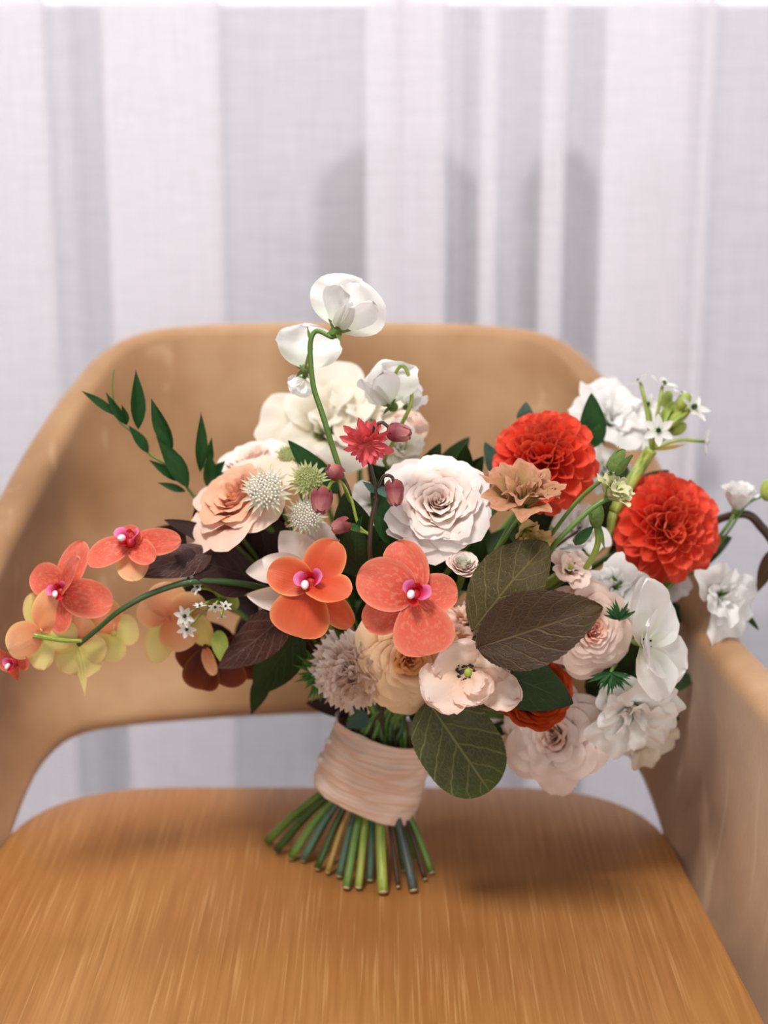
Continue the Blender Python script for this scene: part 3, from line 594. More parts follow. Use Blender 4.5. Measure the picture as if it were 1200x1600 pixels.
orchid_bloom(r, 322, 1010, 1.03, (-.2, -.3, .9), [(260, 76, 62, 0, 0, 0, OBOV), (215, 58, 50, 0, 0, -2, RND), (310, 84, 58, -6, 0, 0, RND), (95, 60, 40, 10, 0, 0, RND), (290, 46, 22, 10, 0, 4, RND)], orbur, mats={3: oryel, 4: orpe}, lip=False)
orchid_bloom(r, 385, 1000, 1.05, (0, -.4, .8), [(262, 72, 62, 0, 0, 0, OBOV), (300, 70, 54, 0, 0, -4, RND), (220, 56, 48, 0, 0, -3, RND)], orbur, lip=False)
stem_for(r, W(350, 995, 1.05), D((0, .3, 1)), .002, STC[1])

# ------------------------------------------------------------ pale tulip-like petals behind the orange orchid
P = W(470, 900, .995); s = S(1, P); r = bloomroot('magnolia_bloom', P, 'pale mauve magnolia bloom behind the orange orchid bloom')
for i, (x0, y0, x1, y1, wd, f, rl, dy) in enumerate([(478, 925, 386, 930, 46, (-.1, -.5, 1), 20, .99), (475, 905, 384, 893, 54, (0, .6, 1), 0, 1.0), (495, 900, 438, 830, 64, (-.2, .4, 1), 0, 1.005), (505, 900, 500, 812, 70, (0, .2, 1), 0, 1.01), (480, 915, 410, 872, 56, (0, .3, 1), 20, .985), (512, 905, 478, 872, 50, (.2, .2, 1), 0, .975)]):
    leaf('petal', W(x0, y0, dy), W(x1, y1, dy + .004), S(wd, P), magn, f, bend=35, cup=.45, prof=lambda v: math.sin(PI * v ** .85) ** .7, parent=r, seed=i)
stem_for(r, P, D((-.3, 0, 1)), .002)
# ------------------------------------------------------------ carnation
def carnation(label, px, py, y, rpx, ax, mat, seed=1):
    P = W(px, py, y); s = S(rpx, P); A = D(ax); B = P - A * s * .45; r = bloomroot('carnation', B, label); M = frame(B, A, 0, s); rr = random.Random(seed)
    prof = lambda v: .12 + .95 * v ** 1.6
    ms = [flat('petal', mat, 1, .72, prof, bend=10 * (q - 1), cup=.1, ruf=.13, rf=4 + q, nu=16, nv=8, seed=q * 4.7, undul=.22) for q in range(5)]
    for k in range(46):
        t = (k + .5) / 46; put('petal', ms[k % 5], M @ RZ(k * 137.5) @ RX(4 + 84 * t) @ Matrix.Scale(rr.uniform(.86, 1.06), 4) @ RY(rr.uniform(-30, 30)), r)
    put('calyx', tube('calyx', [B - A * s * .35, B - A * s * .1, B + A * s * .12], s * .1, M_CAL, n=10, r1=s * .17), None, r)
    stem_for(r, B - A * s * .3, A, .0018)
carnation('fringed blush carnation between orange orchid bloom and ribbon', 548, 1052, 1.0, 70, (-.35, -.25, .9), carn)
# ------------------------------------------------------------ lisianthus, stock, sweet peas
ruffled('lisianthus', 'antique brown ruffled lisianthus under the scarlet dahlia', 820, 782, .985, 62, (.12, .72, .62), brown, n=10, ruf=.13, seed=3, op=.55, H=.9, fringe=6, stemr=.0022, via=[W(797, 825, .985), W(772, 870, .99), W(735, 940, 1.02)])
ruffled('lisianthus', 'olive green outer lisianthus bloom below the antique brown one', 822, 835, .985, 44, (.3, -.55, .7), olive, n=7, ruf=.06, seed=5, op=.35, H=.9, stemr=.002)
ruffled('lisianthus', 'pale green half open lisianthus bud between the two scarlet dahlias', 955, 772, .985, 33, (.5, .6, .55), verd, n=7, ruf=.1, seed=7, op=.18, H=1.15, stemr=.0017, via=[W(918, 800, .985), W(870, 846, .985), W(840, 885, 1.0)], layers=[(3, .2, 1.1, 150, .1), (4, .3, 1.15, 120, .2), (4, .34, 1.1, 110, .3)])
ruffled('lisianthus', 'large cream ruffled bloom behind the curved sweet pea stem', 505, 668, 1.125, 84, (-.1, .45, .85), cream, n=9, ruf=.05, seed=9, op=.8, H=.9, wild=1.5)
ruffled('lisianthus', 'cream frilled bloom behind the pink columbine, with square petals upright', 570, 655, 1.13, 66, (.1, .55, .8), cream, n=8, ruf=.05, seed=10, op=.6, H=.95, wild=1.5)
ruffled('lisianthus', 'pale blurred cream bud farthest back above the blush rose', 440, 650, 1.16, 30, (-.5, .6, .5), cream, n=6, ruf=.04, seed=11, op=.3, H=1.1)
ruffled('lisianthus', 'white ruffled bloom behind the upper scarlet dahlia, against the curtain', 955, 655, 1.13, 66, (.15, .6, .75), snow, n=10, ruf=.06, seed=12, op=.8, H=.8)
ruffled('lisianthus', 'white blossom tucked behind the stem of the lime umbel', 945, 735, 1.11, 42, (.1, .4, .9), snow, n=8, ruf=.07, seed=14, op=.9, H=.7)
ruffled('lisianthus', 'white ruffled blossom under the pale green lisianthus bud', 905, 825, 1.05, 40, (-.2, .2, .95), snow, n=8, ruf=.08, seed=16, op=.9, H=.7)
ruffled('stock_blossom', 'pale blush stock blossom behind the green bronze leaf tip', 890, 888, 1.0, 38, (.2, .5, .8), blush, n=8, ruf=.1, seed=18, op=.8, H=.7, heart=M_GRNC)
ruffled('lisianthus', 'white ruffled bloom above the white anemone', 962, 915, 1.02, 46, (0, .25, .95), snow, n=9, ruf=.1, seed=20, op=.9, H=.7)
ruffled('lisianthus', 'white blurred blossom shaded under the lower scarlet dahlia', 1040, 905, 1.10, 38, (0, .1, .95), snow, n=8, ruf=.1, seed=22, op=.9, H=.7)
ruffled('lisianthus', 'white ruffled bloom hanging over the armrest beneath the rosebud', 1126, 936, 1.06, 54, (.55, -.1, .75), snow, n=9, ruf=.12, seed=24, op=.75, H=.9, via=[W(1085, 885, 1.065), W(1035, 925, 1.06), W(960, 980, 1.06)])
ruffled('lisianthus', 'white ruffled bloom hanging below the white anemone', 990, 1110, 1.0, 66, (.1, -.42, .85), snow, n=11, ruf=.1, seed=26, op=.8, H=.85)
ruffled('lisianthus', 'shaded ivory bloom at the lower edge behind the hanging white bloom', 1010, 1150, 1.05, 52, (.35, -.5, .7), cream, n=8, ruf=.05, seed=28, op=.7, H=.8)
ruffled('lisianthus', 'small coral blush bloom between coral orchid bloom and green bronze leaf', 728, 972, .985, 40, (-.3, .3, .9), peach, n=7, ruf=.1, seed=30, op=.6, H=.9)
ruffled('lisianthus', 'pale green white blossom between pink columbine and white garden rose', 625, 700, 1.07, 40, (0, .4, .9), cream, n=8, ruf=.06, seed=32, op=.9, H=.7)
ruffled('lisianthus', 'soft pink white blossom low behind the drooping blush rose', 805, 1160, 1.05, 42, (-.4, -.4, .8), pale, n=7, ruf=.05, seed=34, op=.6, H=.8)
ruffled('lisianthus', 'white petals glimpsed between the columbine stems and white garden rose', 585, 790, 1.06, 36, (0, .2, .95), snow, n=7, ruf=.06, seed=36, op=.8, H=.8)

def sweetpea_bloom(r, px, py, y, spx, ax, roll, seed, pm=snow):
    P = W(px, py, y); s = S(spx, P); A = D(ax); M = frame(P, A, roll)
    b = put('bloom', flat('bloom', pm, s * 1.15, s * 1.75, RND, bend=-30, cup=-.18, ruf=.09, rf=2.5, notch=.12, nu=20, nv=14, seed=seed, undul=.2), M @ T(0, -s * .45, 0) @ RX(12), r)
    for sd in (-1, 1):
        me = flat('wing_petal', pm, s * .95, s * .75, OBOV, bend=-26, cup=.35, ruf=.05, nu=8, nv=9, seed=seed + sd, undul=.1)
        put('wing_petal', me, M @ T(sd * s * .06, -s * .45, s * .12) @ RZ(-sd * 26) @ RX(42) @ RY(sd * 46), b)
    put('keel_petal', flat('keel_petal', pm, s * .7, s * .4, RND, bend=-40, cup=1.2, nu=6, nv=8), M @ T(0, -s * .42, s * .1) @ RX(52), b)
    c = put('calyx', ellip('calyx', s * .14, s * .14, s * .16, M_CAL), M @ T(0, -s * .5, -s * .06), b)
    for k in range(5):
        put('sepal', flat('sepal', M_CAL, s * .34, s * .12, LANC, bend=20, nu=3, nv=4), M @ T(0, -s * .48, 0) @ RZ(k * 72) @ RX(30), b)
    return M @ Vector((0, -s * .55, -s * .05))
r = bloomroot('sweet_pea', W(520, 720, 1.0), 'white sweet pea on a tall curved stem, topmost in the bouquet')
b1 = sweetpea_bloom(r, 541, 486, 1.0, 74, (.2, .15, .95), -30, 2)
b2 = sweetpea_bloom(r, 480, 548, 1.03, 60, (-.2, .1, -.95), 10, 5)
sweetpea_bloom(r, 470, 600, 1.03, 26, (-.3, -.3, .8), 150, 8)
put('stem', tube('stem', [W(556, 805, 1.02), W(545, 775, 1.0), W(520, 700, 1.0), W(503, 645, 1.0), W(490, 605, 1.0), W(485, 560, 1.0), W(486, 530, 1.0), W(496, 517, 1.0), b1 + Vector((-.002, 0, -.002)), b1], .0021, STC[0], r1=.0014), None, r)
put('pedicel', tube('pedicel', [W(487, 545, 1.0), W(482, 555, 1.015), b2], .0010, STC[4]), None, r)
put('bract', flat('bract', M_CAL, .012, .002, LANC, nu=2, nv=4), frame(W(486, 538, 1.0), D((0, 0, 1)), 12), r)
stem_for(r, W(556, 805, 1.02), D((-.3, 1, 0)), .0021)
r = bloomroot('sweet_pea', W(640, 650, 1.04), 'white sweet pea nodding on a hooked lime stem above the columbine buds')
b3 = sweetpea_bloom(r, 608, 606, 1.045, 60, (-.55, .1, .8), 20, 11)
sweetpea_bloom(r, 640, 622, 1.06, 34, (.7, .1, .7), -40, 14)
put('stem', tube('stem', [W(600, 720, 1.05), W(628, 662, 1.04), W(643, 625, 1.04), W(638, 585, 1.04), W(626, 572, 1.04), W(612, 600, 1.043), b3], .0014, STC[4], r1=.0011), None, r)
stem_for(r, W(600, 720, 1.05), D((-.3, 1, 0)), .0014)
r = bloomroot('sweet_pea', W(648, 668, 1.1), 'faint pink sweet pea petals behind the dark columbine bud')
sweetpea_bloom(r, 640, 668, 1.10, 36, (.3, .1, .9), -30, 17, blush)
stem_for(r, W(630, 690, 1.1), D((0, 1, 0)), .0012)

# ------------------------------------------------------------ butterfly ranunculus
P = W(726, 1053, .952); s = S(1, P); r = bloomroot('butterfly_ranunculus', P, 'blush flower with five wavy petals and dark heart beside the rust ranunculus')
A = D((-.1, .22, .95)); M = frame(P, A)
for i, (ang, L, wd, el, bd, dz) in enumerate([(122, 56, 84, 34, 20, 0), (222, 78, 92, 22, 26, 1), (300, 60, 70, 24, 20, 4), (336, 96, 62, 10, -14, -3), (30, 78, 78, 12, -22, -6), (318, 52, 44, 40, -50, 8)]):
    me = flat('petal', butt, L * s, wd * s, OBOV, bend=bd, cup=.28, ruf=.085, rf=6, nu=26, nv=18, seed=i * 2.3, undul=.08)
    put('petal', me, M @ T(0, 0, dz * s) @ RZ(ang - 90) @ RX(el), r)
h = put('heart', ellip('heart', 17 * s, 13 * s, 5 * s, M_DARK), M @ T(0, 0, 2 * s), r, None, 'dark heart')
put('pistil', ellip('pistil', 6.5 * s, 7 * s, 9 * s, M_GRNC), M @ T(6 * s, 1 * s, 10 * s), r, None, 'yellow green pistil')
st = ellip('stamen', 2.6 * s, 2.6 * s, 2.6 * s, M_DARK, 6, 5); sto = ellip('stamen', 2.8 * s, 2.2 * s, 2.8 * s, M_OCH, 6, 5)
for k in range(40):
    a = k * 2.4; q = (10 + 9 * ((k * 7) % 10) / 10) * s; put('stamen', sto if k % 13 == 3 else st, M @ T(math.cos(a) * q, math.sin(a) * q * .85, (7 + k % 5) * s), r)
stem_for(r, P, A, .0016)
# ------------------------------------------------------------ white anemone
P = W(1004, 1008, .99); s = S(1, P); r = bloomroot('anemone', P, 'broad petalled white anemone beside the blush rose, over the armrest')
A = D((.62, .12, .78)); M = frame(P, A)
for i, (ang, L, wd, el, bd, dz) in enumerate([(100, 118, 92, 26, 10, 0), (150, 110, 86, 46, 14, 1), (205, 84, 84, 40, 16, 2), (262, 92, 92, 14, 14, 1), (325, 100, 84, 4, 10, -1), (40, 92, 84, 8, 6, -2), (72, 110, 70, 4, 0, -5), (292, 88, 76, 0, 10, -4)]):
    put('petal', flat('petal', snow, L * s, wd * s, lambda v: math.sin(PI * v ** 1.1) ** .6, bend=bd, cup=.22, nu=12, nv=12, seed=i * 1.9, undul=.05, ruf=.012), M @ T(0, 0, dz * s) @ RZ(ang - 90) @ RX(el), r)
for k in range(9):
    put('stamen', ellip('stamen', 2.4 * s, 2 * s, 2.4 * s, M_BLK, 6, 5), M @ T(math.cos(k * 2.4) * (4 + k) * s, math.sin(k * 2.4) * (4 + k) * s, 8 * s), r)
put('heart', ellip('heart', 6 * s, 6 * s, 6 * s, M_GRNC), M, r)
stem_for(r, P, A, .0018)

# ------------------------------------------------------------ astrantias
astrantia('white astrantia with dense floret cushion in front of the peach rose', 416, 768, 1.0, 46, (-.15, .3, .9), False, 1)
astrantia('pale green starry astrantia next to the curved sweet pea stem', 482, 752, 1.01, 37, (.1, .4, .9), True, 2)
astrantia('greenish white astrantia lowest of the cluster, above the orange orchid bloom', 478, 806, 1.005, 37, (.0, -.1, 1), False, 3)
astrantia('blurred green astrantia behind the white one, near the blush rose', 452, 715, 1.05, 28, (-.1, .6, .8), True, 4)

# ------------------------------------------------------------ columbine
r = bloomroot('columbine', W(583, 900, .985), 'pink spurred columbine with striped drooping buds on thin dark stems')
q = lambda x, y_, d=.985: W(x, y_, d)
put('stem', tube('stem', [q(583, 905), q(578, 860), q(580, 815), q(588, 775), q(579, 730), q(573, 700)], .0017, STC[5], r1=.0012), None, r)
for nm, pts in {'a': [(575, 690), (585, 668), (596, 660), (608, 668)], 'b': [(583, 780), (592, 760), (600, 744), (612, 745), (616, 757)], 'c': [(576, 835), (560, 820), (549, 780), (536, 755), (520, 752), (512, 766)], 'd': [(572, 832), (560, 829), (548, 826)], 'e': [(548, 775), (541, 755), (530, 742)]}.items():
    put('pedicel', tube('pedicel', [q(a, b) for a, b in pts], .0011, STC[4] if nm in 'cd' else STC[5], n=6), None, r)
P = W(575, 692, .985); s = S(1, P); A = D((.1, -.45, .88)); M = frame(P, A)
b = put('bloom', ellip('bloom', 5 * s, 5 * s, 7 * s, colp), M, r)
mm = [flat('petal', colp, 50 * s, 14 * s, lambda v: .35 + .65 * math.sin(PI * min(1, v * .9)) ** .8 if v < .92 else .55 * (1 - v) / .08 * .8 + .1, bend=-18 + 10 * k, cup=.8, nu=5, nv=8, seed=k, undul=.04) for k in range(3)]
rr = random.Random(4)
for k in range(44):
    t = (k + .5) / 44; put('petal', mm[k % 3], M @ RZ(k * 137.5) @ RX(-20 + 74 * t + rr.uniform(-16, 16)) @ Matrix.Scale(rr.uniform(.66, 1.1) * (1 - .3 * t), 4), b)
spur = flat('spur', colp, 32 * s, 5 * s, LANC, bend=70, cup=1.5, nu=4, nv=8)
for k in range(6): put('spur', spur, M @ T(0, 0, -3 * s) @ RZ(50 + k * 24 - 60) @ RX(-8), b)
def bud(x, y_, L, wd, ax, nm='bud'):
    P = W(x, y_, .985); s = S(1, P) * .93; M = frame(P, D(ax))
    o = put(nm, ellip(nm, wd / 2 * s * .86, wd / 2 * s * .86, L / 2 * s * .9, colb, 12, 8), M, r)
    me = cup_petal('bud_petal', colb, wd / 2.5 * s, L * s, 92, -.32, -.2, 0, .0004, 3, 6, 10, drop=.1)
    for k in range(5): put('bud_petal', me, M @ T(0, 0, -L / 2 * s) @ RZ(72 * k), o)
bud(622, 676, 34, 26, (.95, -.15, .3)); bud(616, 768, 38, 27, (.1, -.95, .3)); bud(503, 779, 38, 34, (-.1, -.95, .3)); bud(534, 821, 28, 17, (-.95, -.35, .2)); bud(524, 738, 26, 16, (-.7, .5, .4))
for x0, y0, x1, y1, wd in [(590, 690, 583, 664, 12), (588, 770, 566, 752, 12), (592, 760, 604, 778, 16), (548, 818, 563, 832, 12), (557, 828, 566, 806, 9)]:
    leaf('leaflet', q(x0, y0), q(x1, y1, .98), S(wd, P), euc if x0 > 560 and y0 > 700 else rusc, (0, .3, 1), prof=LANC, parent=r, nu=4, nv=6)
stem_for(r, q(583, 905), D((0, 1, 0)), .0017, STC[5])

# ------------------------------------------------------------ star-of-Bethlehem
def star_floret(r, px, py, y, rpx, ax, seed=0):
    P = W(px, py, y); s = S(rpx, P); A = D(ax); b = put('floret', ellip('floret', s * .16, s * .16, s * .2, M_BLK, 10, 6), frame(P, A) @ T(0, 0, s * .14), r)
    radial(r, P, A, seed * 20, 6, flat('petal', snow, s, s * .5, lambda v: math.sin(PI * v ** .9) ** .7, bend=-14, cup=.35, nu=6, nv=7, seed=seed), 16, 'petal', par=b, jitter=6, seed=seed)
    radial(r, P, A, seed * 20, 6, flat('stamen', M_GRNC, s * .45, s * .06, LANC, bend=-20, nu=2, nv=3), 50, 'stamen', par=b)
    return P - A * s * .1
r = bloomroot('star_of_bethlehem', W(985, 755, 1.075), 'star of Bethlehem umbel with dark eyed white florets on a thick lime stem')
hub = W(1018, 702, 1.08)
put('stem', tube('stem', [W(960, 800, 1.07), W(985, 755, 1.075), W(1004, 724, 1.08), hub], .0042, STC[4], n=12, r1=.0045), None, r)
for k, (x, y_, d, rp, ax) in enumerate([(1029, 673, 1.06, 27, (-.15, .1, .95)), (1000, 598, 1.09, 22, (-.5, .9, -.1)), (1036, 602, 1.09, 26, (.35, .85, .3)), (1082, 638, 1.085, 30, (.5, .5, .6)), (1100, 690, 1.08, 24, (.95, -.1, .1)), (1013, 632, 1.1, 18, (-.2, .3, .8)), (1064, 618, 1.1, 20, (.2, .9, .2))]):
    e = star_floret(r, x, y_, d, rp, ax, k)
    put('pedicel', tube('pedicel', [hub, hub.lerp(e, .5) + Vector((0, -.002, .004)), e], .0013, STC[4], n=6, sub=3), None, r)
rr = random.Random(3)
gb = ellip('bud', .0042, .0042, .007, M_LIMEL, 8, 6)
for k in range(16):
    P = W(1050 + rr.uniform(-22, 24), 648 + rr.uniform(-26, 26), 1.095 + rr.uniform(-.01, .01)); put('bud', gb, frame(P, (P - hub).normalized()), r)
    put('pedicel', tube('pedicel', [hub, P], .0007, STC[4], n=5, sub=1), None, r)
put('spent_floret', flat('spent_floret', petal('tan_petal', (200, 176, 110), (216, 190, 130), (226, 196, 140)), .024, .005, LANC, nu=3, nv=5), frame(hub, D((0, .2, 1)), -82), r)
stem_for(r, W(960, 800, 1.07), D((.5, 1, 0)), .0035, STC[4], via=[W(930, 860, 1.07)])
r = bloomroot('star_of_bethlehem', W(320, 940, 1.01), 'small star of Bethlehem cluster between the orchid spray and the bronze leaf')
hub = W(352, 940, 1.03)
for k, (x, y_, d, rp, ax) in enumerate([(295, 905, 1.0, 14, (-.3, .7, .6)), (290, 962, 1.0, 20, (-.4, -.2, .8)), (312, 948, .99, 12, (0, .9, .3)), (336, 947, .99, 14, (.1, -.7, .6)), (352, 948, .995, 12, (.3, .7, .5)), (292, 982, 1.0, 17, (0, -.5, .8)), (346, 962, .995, 10, (.1, -.9, .3)), (310, 918, 1.0, 15, (-.6, .4, .6))]):
    e = star_floret(r, x, y_, d, rp, ax, k)
    put('pedicel', tube('pedicel', [hub, hub.lerp(e, .5) + Vector((0, 0, .003)), e], .001, STC[4], n=6, sub=3), None, r)
for x0, y0, x1, y1, w_ in [(372, 950, 330, 915, 26), (365, 930, 322, 905, 20), (340, 985, 350, 1040, 28), (380, 925, 345, 895, 26)]:
    leaf('leaflet', W(x0, y0, 1.02), W(x1, y1, 1.01), S(w_, hub), M_LIMEL, (0, .3, 1), prof=OVAT, parent=r)
stem_for(r, hub, D((-.5, .5, 0)), .002)

# ------------------------------------------------------------ big leaves
def leafthing(name, label, base, tip, wpx, mat, **k):
    P0 = W(*base); r = tag(put(name, None, Matrix.Translation(P0)), label, 'leaf', G)
    P1 = W(*tip); leaf('blade', P0, P1, S(wpx, P0), mat, parent=r, **k)
    if base[0] > 1190:
        put('stem', tube('stem', [P0, P0 + Vector((.001, 0, .004)), W(1214, 856, 1.09)], .0009, STC[5], n=6), None, r); return r
    stem_for(r, P0, ((P1 - P0).normalized() + Vector((0, -2.2, 0))).normalized(), .0010, STC[5], via=[P0 + Vector((0, .012, -.001)), P0 + Vector((0, .04, -.006))]); return r
leafthing('plum_leaf', 'bronze brown serrated leaf pointing at the blush rose, frontmost', (746, 1012, .935), (942, 948, .925), 128, plum, face=(.05, .25, 1), bend=10, cup=.10, serr=.012, nserr=44, nu=12, nv=88, prof=lambda v: (math.sin(PI * v ** .82)) ** .72 * (1 - .12 * v), seed=2)
leafthing('plum_leaf', 'greenish bronze leaf standing behind the pointed one, tip upward', (738, 985, .958), (856, 848, .965), 122, plum2, face=(-.35, .3, 1), bend=14, cup=.14, serr=.010, nserr=42, nu=12, nv=84, prof=lambda v: (math.sin(PI * v ** .95)) ** .62, seed=4, roll=-8)
leafthing('plum_leaf', 'dark green leaf pointing under the blush rose, above the rust ranunculus', (775, 1050, .962), (896, 1099, .955), 92, dgrn, face=(0, .35, 1), bend=10, cup=.1, serr=.008, nserr=30, nu=8, nv=60, seed=6)
leafthing('rose_leaf', 'broad mottled green leaf with pale veins hanging beside the ribbon', (668, 1095, .975), (765, 1236, .965), 128, gleaf, face=(-.05, .25, 1), bend=14, cup=.12, serr=.007, nserr=60, nu=12, nv=120, prof=lambda v: math.sqrt(max(0, 1 - abs(2 * v ** .95 - 1) ** 2.6)), seed=8)
leafthing('plum_leaf', 'burgundy leaf with ribbed veins above the dark orchid blooms', (452, 955, 1.0), (340, 1044, 1.0), 84, burg, face=(-.2, .3, 1), bend=-12, cup=-.1, serr=.008, nserr=30, nu=10, nv=60, seed=10, roll=10)
leafthing('plum_leaf', 'wide dark burgundy leaf behind the star florets, nearest the orange orchid bloom', (400, 905, 1.02), (272, 868, 1.0), 92, burg2, face=(0, .55, 1), bend=16, cup=-.1, nu=8, nv=16, seed=12)
leafthing('plum_leaf', 'burgundy leaf overlapping the upper coral bloom of the orchid spray', (330, 862, 1.01), (207, 898, .99), 62, burg, face=(.1, .6, 1), bend=10, cup=-.15, nu=8, nv=16, seed=14)
leafthing('plum_leaf', 'narrow dark leaf under the peach garden rose', (345, 850, 1.03), (256, 812, 1.03), 34, burg2, face=(0, .7, 1), bend=10, seed=16)
leafthing('plum_leaf', 'very dark leaf in the shade beneath the orange orchid bloom', (470, 985, 1.03), (398, 1085, 1.04), 80, dgrn, face=(-.2, .0, 1), seed=18)
leafthing('plum_leaf', 'dark leaf tip hanging left of the fringed carnation', (420, 1040, 1.05), (392, 1118, 1.05), 30, dgrn, face=(0, 0, 1), seed=20, prof=LANC)
for i, (lb, b_, t_, wp, m_) in enumerate([
    ('upright dark green leaf behind the columbine stem', (560, 850, 1.01), (538, 770, 1.0), 66, dgrn),
    ('deep green leaf left of the curved sweet pea stem', (525, 770, 1.03), (450, 688, 1.03), 40, rusc),
    ('dark green leaf against the white garden rose edge', (615, 850, 1.0), (582, 742, 1.0), 48, rusc),
    ('shaded olive leaf just above the two orchid blooms', (556, 900, 1.0), (558, 815, .995), 66, dgrn),
    ('pointed green leaf standing between dahlia and white bloom at the curtain', (925, 700, 1.08), (924, 614, 1.08), 46, rusc),
    ('rounded blue green leaf peeking out beside the dahlia and garden rose', (782, 745, 1.09), (757, 690, 1.09), 30, euc),
    ('blue green leaf tip just above the upper dahlia', (822, 665, 1.09), (822, 628, 1.09), 30, euc),
    ('dark leaf behind the pale green lisianthus bud', (960, 850, 1.08), (975, 720, 1.1), 60, dgrn),
    ('glossy green leaf behind the lower dahlia, under the lime umbel', (985, 780, 1.1), (1046, 735, 1.1), 42, dgrn),
    ('thin green leaf hanging from the ruffled bloom over the armrest', (1160, 955, 1.07), (1186, 985, 1.07), 11, dgrn),
    ('brown leaf at the picture edge beside the armrest', (1212, 858, 1.09), (1183, 925, 1.09), 28, plum),
    ('lime leaf under the pale green lisianthus bud', (900, 850, 1.0), (928, 822, 1.0), 20, rusc),
    ('dark leaf shading the gap under the lower dahlia', (990, 960, 1.09), (1070, 960, 1.1), 80, dgrn),
    ('long green leaf below the fringed carnation above the ribbon', (575, 1118, 1.03), (540, 1136, 1.02), 30, euc),
    ('dull bronze leaf behind the fringed carnation', (560, 1110, 1.07), (478, 1098, 1.07), 36, burg2)]):
    leafthing('foliage_leaf', lb, b_, t_, wp, m_, face=(rnd.uniform(-.4, .4), .3, 1), bend=14, cup=.2, prof=OVAT, seed=i + 30, undul=.03)
# filler greenery added to make the gaps inside the bouquet dark
for gi, (lb, cx, cy, n, m_, sp) in enumerate([
    ('dark burgundy filler foliage added to darken the gap behind the orange orchid bloom', 430, 960, 16, burg2, 85),
    ('dark green filler foliage added to darken the gap behind the apricot rose', 600, 985, 20, dgrn, 100),
    ('dark green filler foliage added to darken the gap behind the bronze leaves and blush rose', 800, 960, 22, dgrn, 110),
    ('dark green filler foliage added to darken the gap behind the lower scarlet dahlia', 990, 890, 18, dgrn, 80),
    ('dark green filler foliage added to darken the gap behind the white garden rose', 640, 840, 20, dgrn, 100),
    ('dark filler foliage added to darken the gap beneath the anemone and ruffled white bloom', 930, 1080, 14, dgrn, 70),
    ('dark brown filler foliage added to darken the gap just above the silk ribbon', 650, 1085, 16, dgrn, 70),
    ('dark filler foliage added to darken the gap below the peach garden rose', 400, 885, 14, burg2, 70)]):
    P = W(cx, cy, 1.10); r = tag(put('filler_branch', None, Matrix.Translation(P)), lb, 'foliage', G); rr = random.Random(gi + 5)
    tipP = P + (P - NECK) * .25; 
    put('twig', tube('twig', [NECK.lerp(P, .6), P, tipP], .0016, STC[5], n=6, sub=3), None, r)
    ms = [flat('leaf', m_, .05, .026, OVAT, bend=20, cup=.25, nu=6, nv=10, seed=k) for k in range(3)]
    for k in range(n):
        a = W(cx + rr.uniform(-sp, sp) * .8, cy + rr.uniform(-sp, sp) * .8, (1.12 if gi == 3 else 1.075) + rr.uniform(-.02, .05)); d = (a - NECK).normalized() + Vector((rr.uniform(-.7, .7), rr.uniform(-.7, .2), rr.uniform(-.5, .5)))
        z = (Vector((0, -1, .5)) + Vector((rr.uniform(-.6, .6), 0, rr.uniform(-.5, .5)))).normalized(); d.normalize(); z = (z - d * z.dot(d)).normalized(); x = d.cross(z)
        M = Matrix((x, d, z)).transposed().to_4x4(); M.translation = a
        put('leaf', ms[k % 3], M @ Matrix.Scale(rr.uniform(.7, 1.1), 4), r)
    stem_for(r, NECK.lerp(P, .6), (P - NECK).normalized(), .0018, STC[1])
# ruscus sprigs
r = tag(put('ruscus_sprig', None, Matrix.Translation(W(300, 770, 1.06))), 'green ruscus sprig arching over the backrest, the longer of two', 'foliage', G)
st = [(340, 820), (300, 772), (272, 735), (232, 708), (206, 676), (184, 654), (176, 610), (178, 575)]
put('twig', tube('twig', [W(x, y_, 1.06) for x, y_ in st], .0012, STC[0], r1=.0004), None, r)
for k, (x0, y0, x1, y1, w_) in enumerate([(183, 650, 126, 610, 14), (198, 664, 165, 612, 15), (216, 671, 212, 577, 24), (270, 702, 236, 622, 26), (294, 762, 244, 682, 30), (290, 768, 246, 754, 12), (232, 708, 200, 664, 18), (285, 752, 232, 718, 16), (198, 664, 190, 632, 12)]):
    leaf('leaf', W(x0, y0, 1.055), W(x1, y1, 1.05), S(w_, W(x0, y0, 1.055)), rusc, ((-1) ** k * .3, .2, 1), prof=LANC, parent=r, bend=12, fold=.3, nu=6, nv=10, seed=k)
stem_for(r, W(340, 820, 1.06), D((-.6, .8, 0)), .0014)
r = tag(put('ruscus_sprig', None, Matrix.Translation(W(330, 760, 1.07))), 'short upright ruscus sprig next to the blush rose', 'foliage', G)
put('twig', tube('twig', [W(340, 800, 1.07), W(322, 750, 1.07), W(318, 700, 1.07)], .001, STC[0]), None, r)
for k, (x0, y0, x1, y1, w_) in enumerate([(313, 738, 314, 643, 20), (330, 728, 331, 682, 14), (328, 765, 326, 705, 24), (336, 745, 352, 720, 18), (345, 770, 338, 728, 24)]):
    leaf('leaf', W(x0, y0, 1.065), W(x1, y1, 1.06), S(w_, W(x0, y0, 1.055)), rusc, ((-1) ** k * .3, .2, 1), prof=LANC, parent=r, bend=12, fold=.3, nu=6, nv=10, seed=k)
stem_for(r, W(340, 800, 1.07), D((-.6, .8, 0)), .0014)
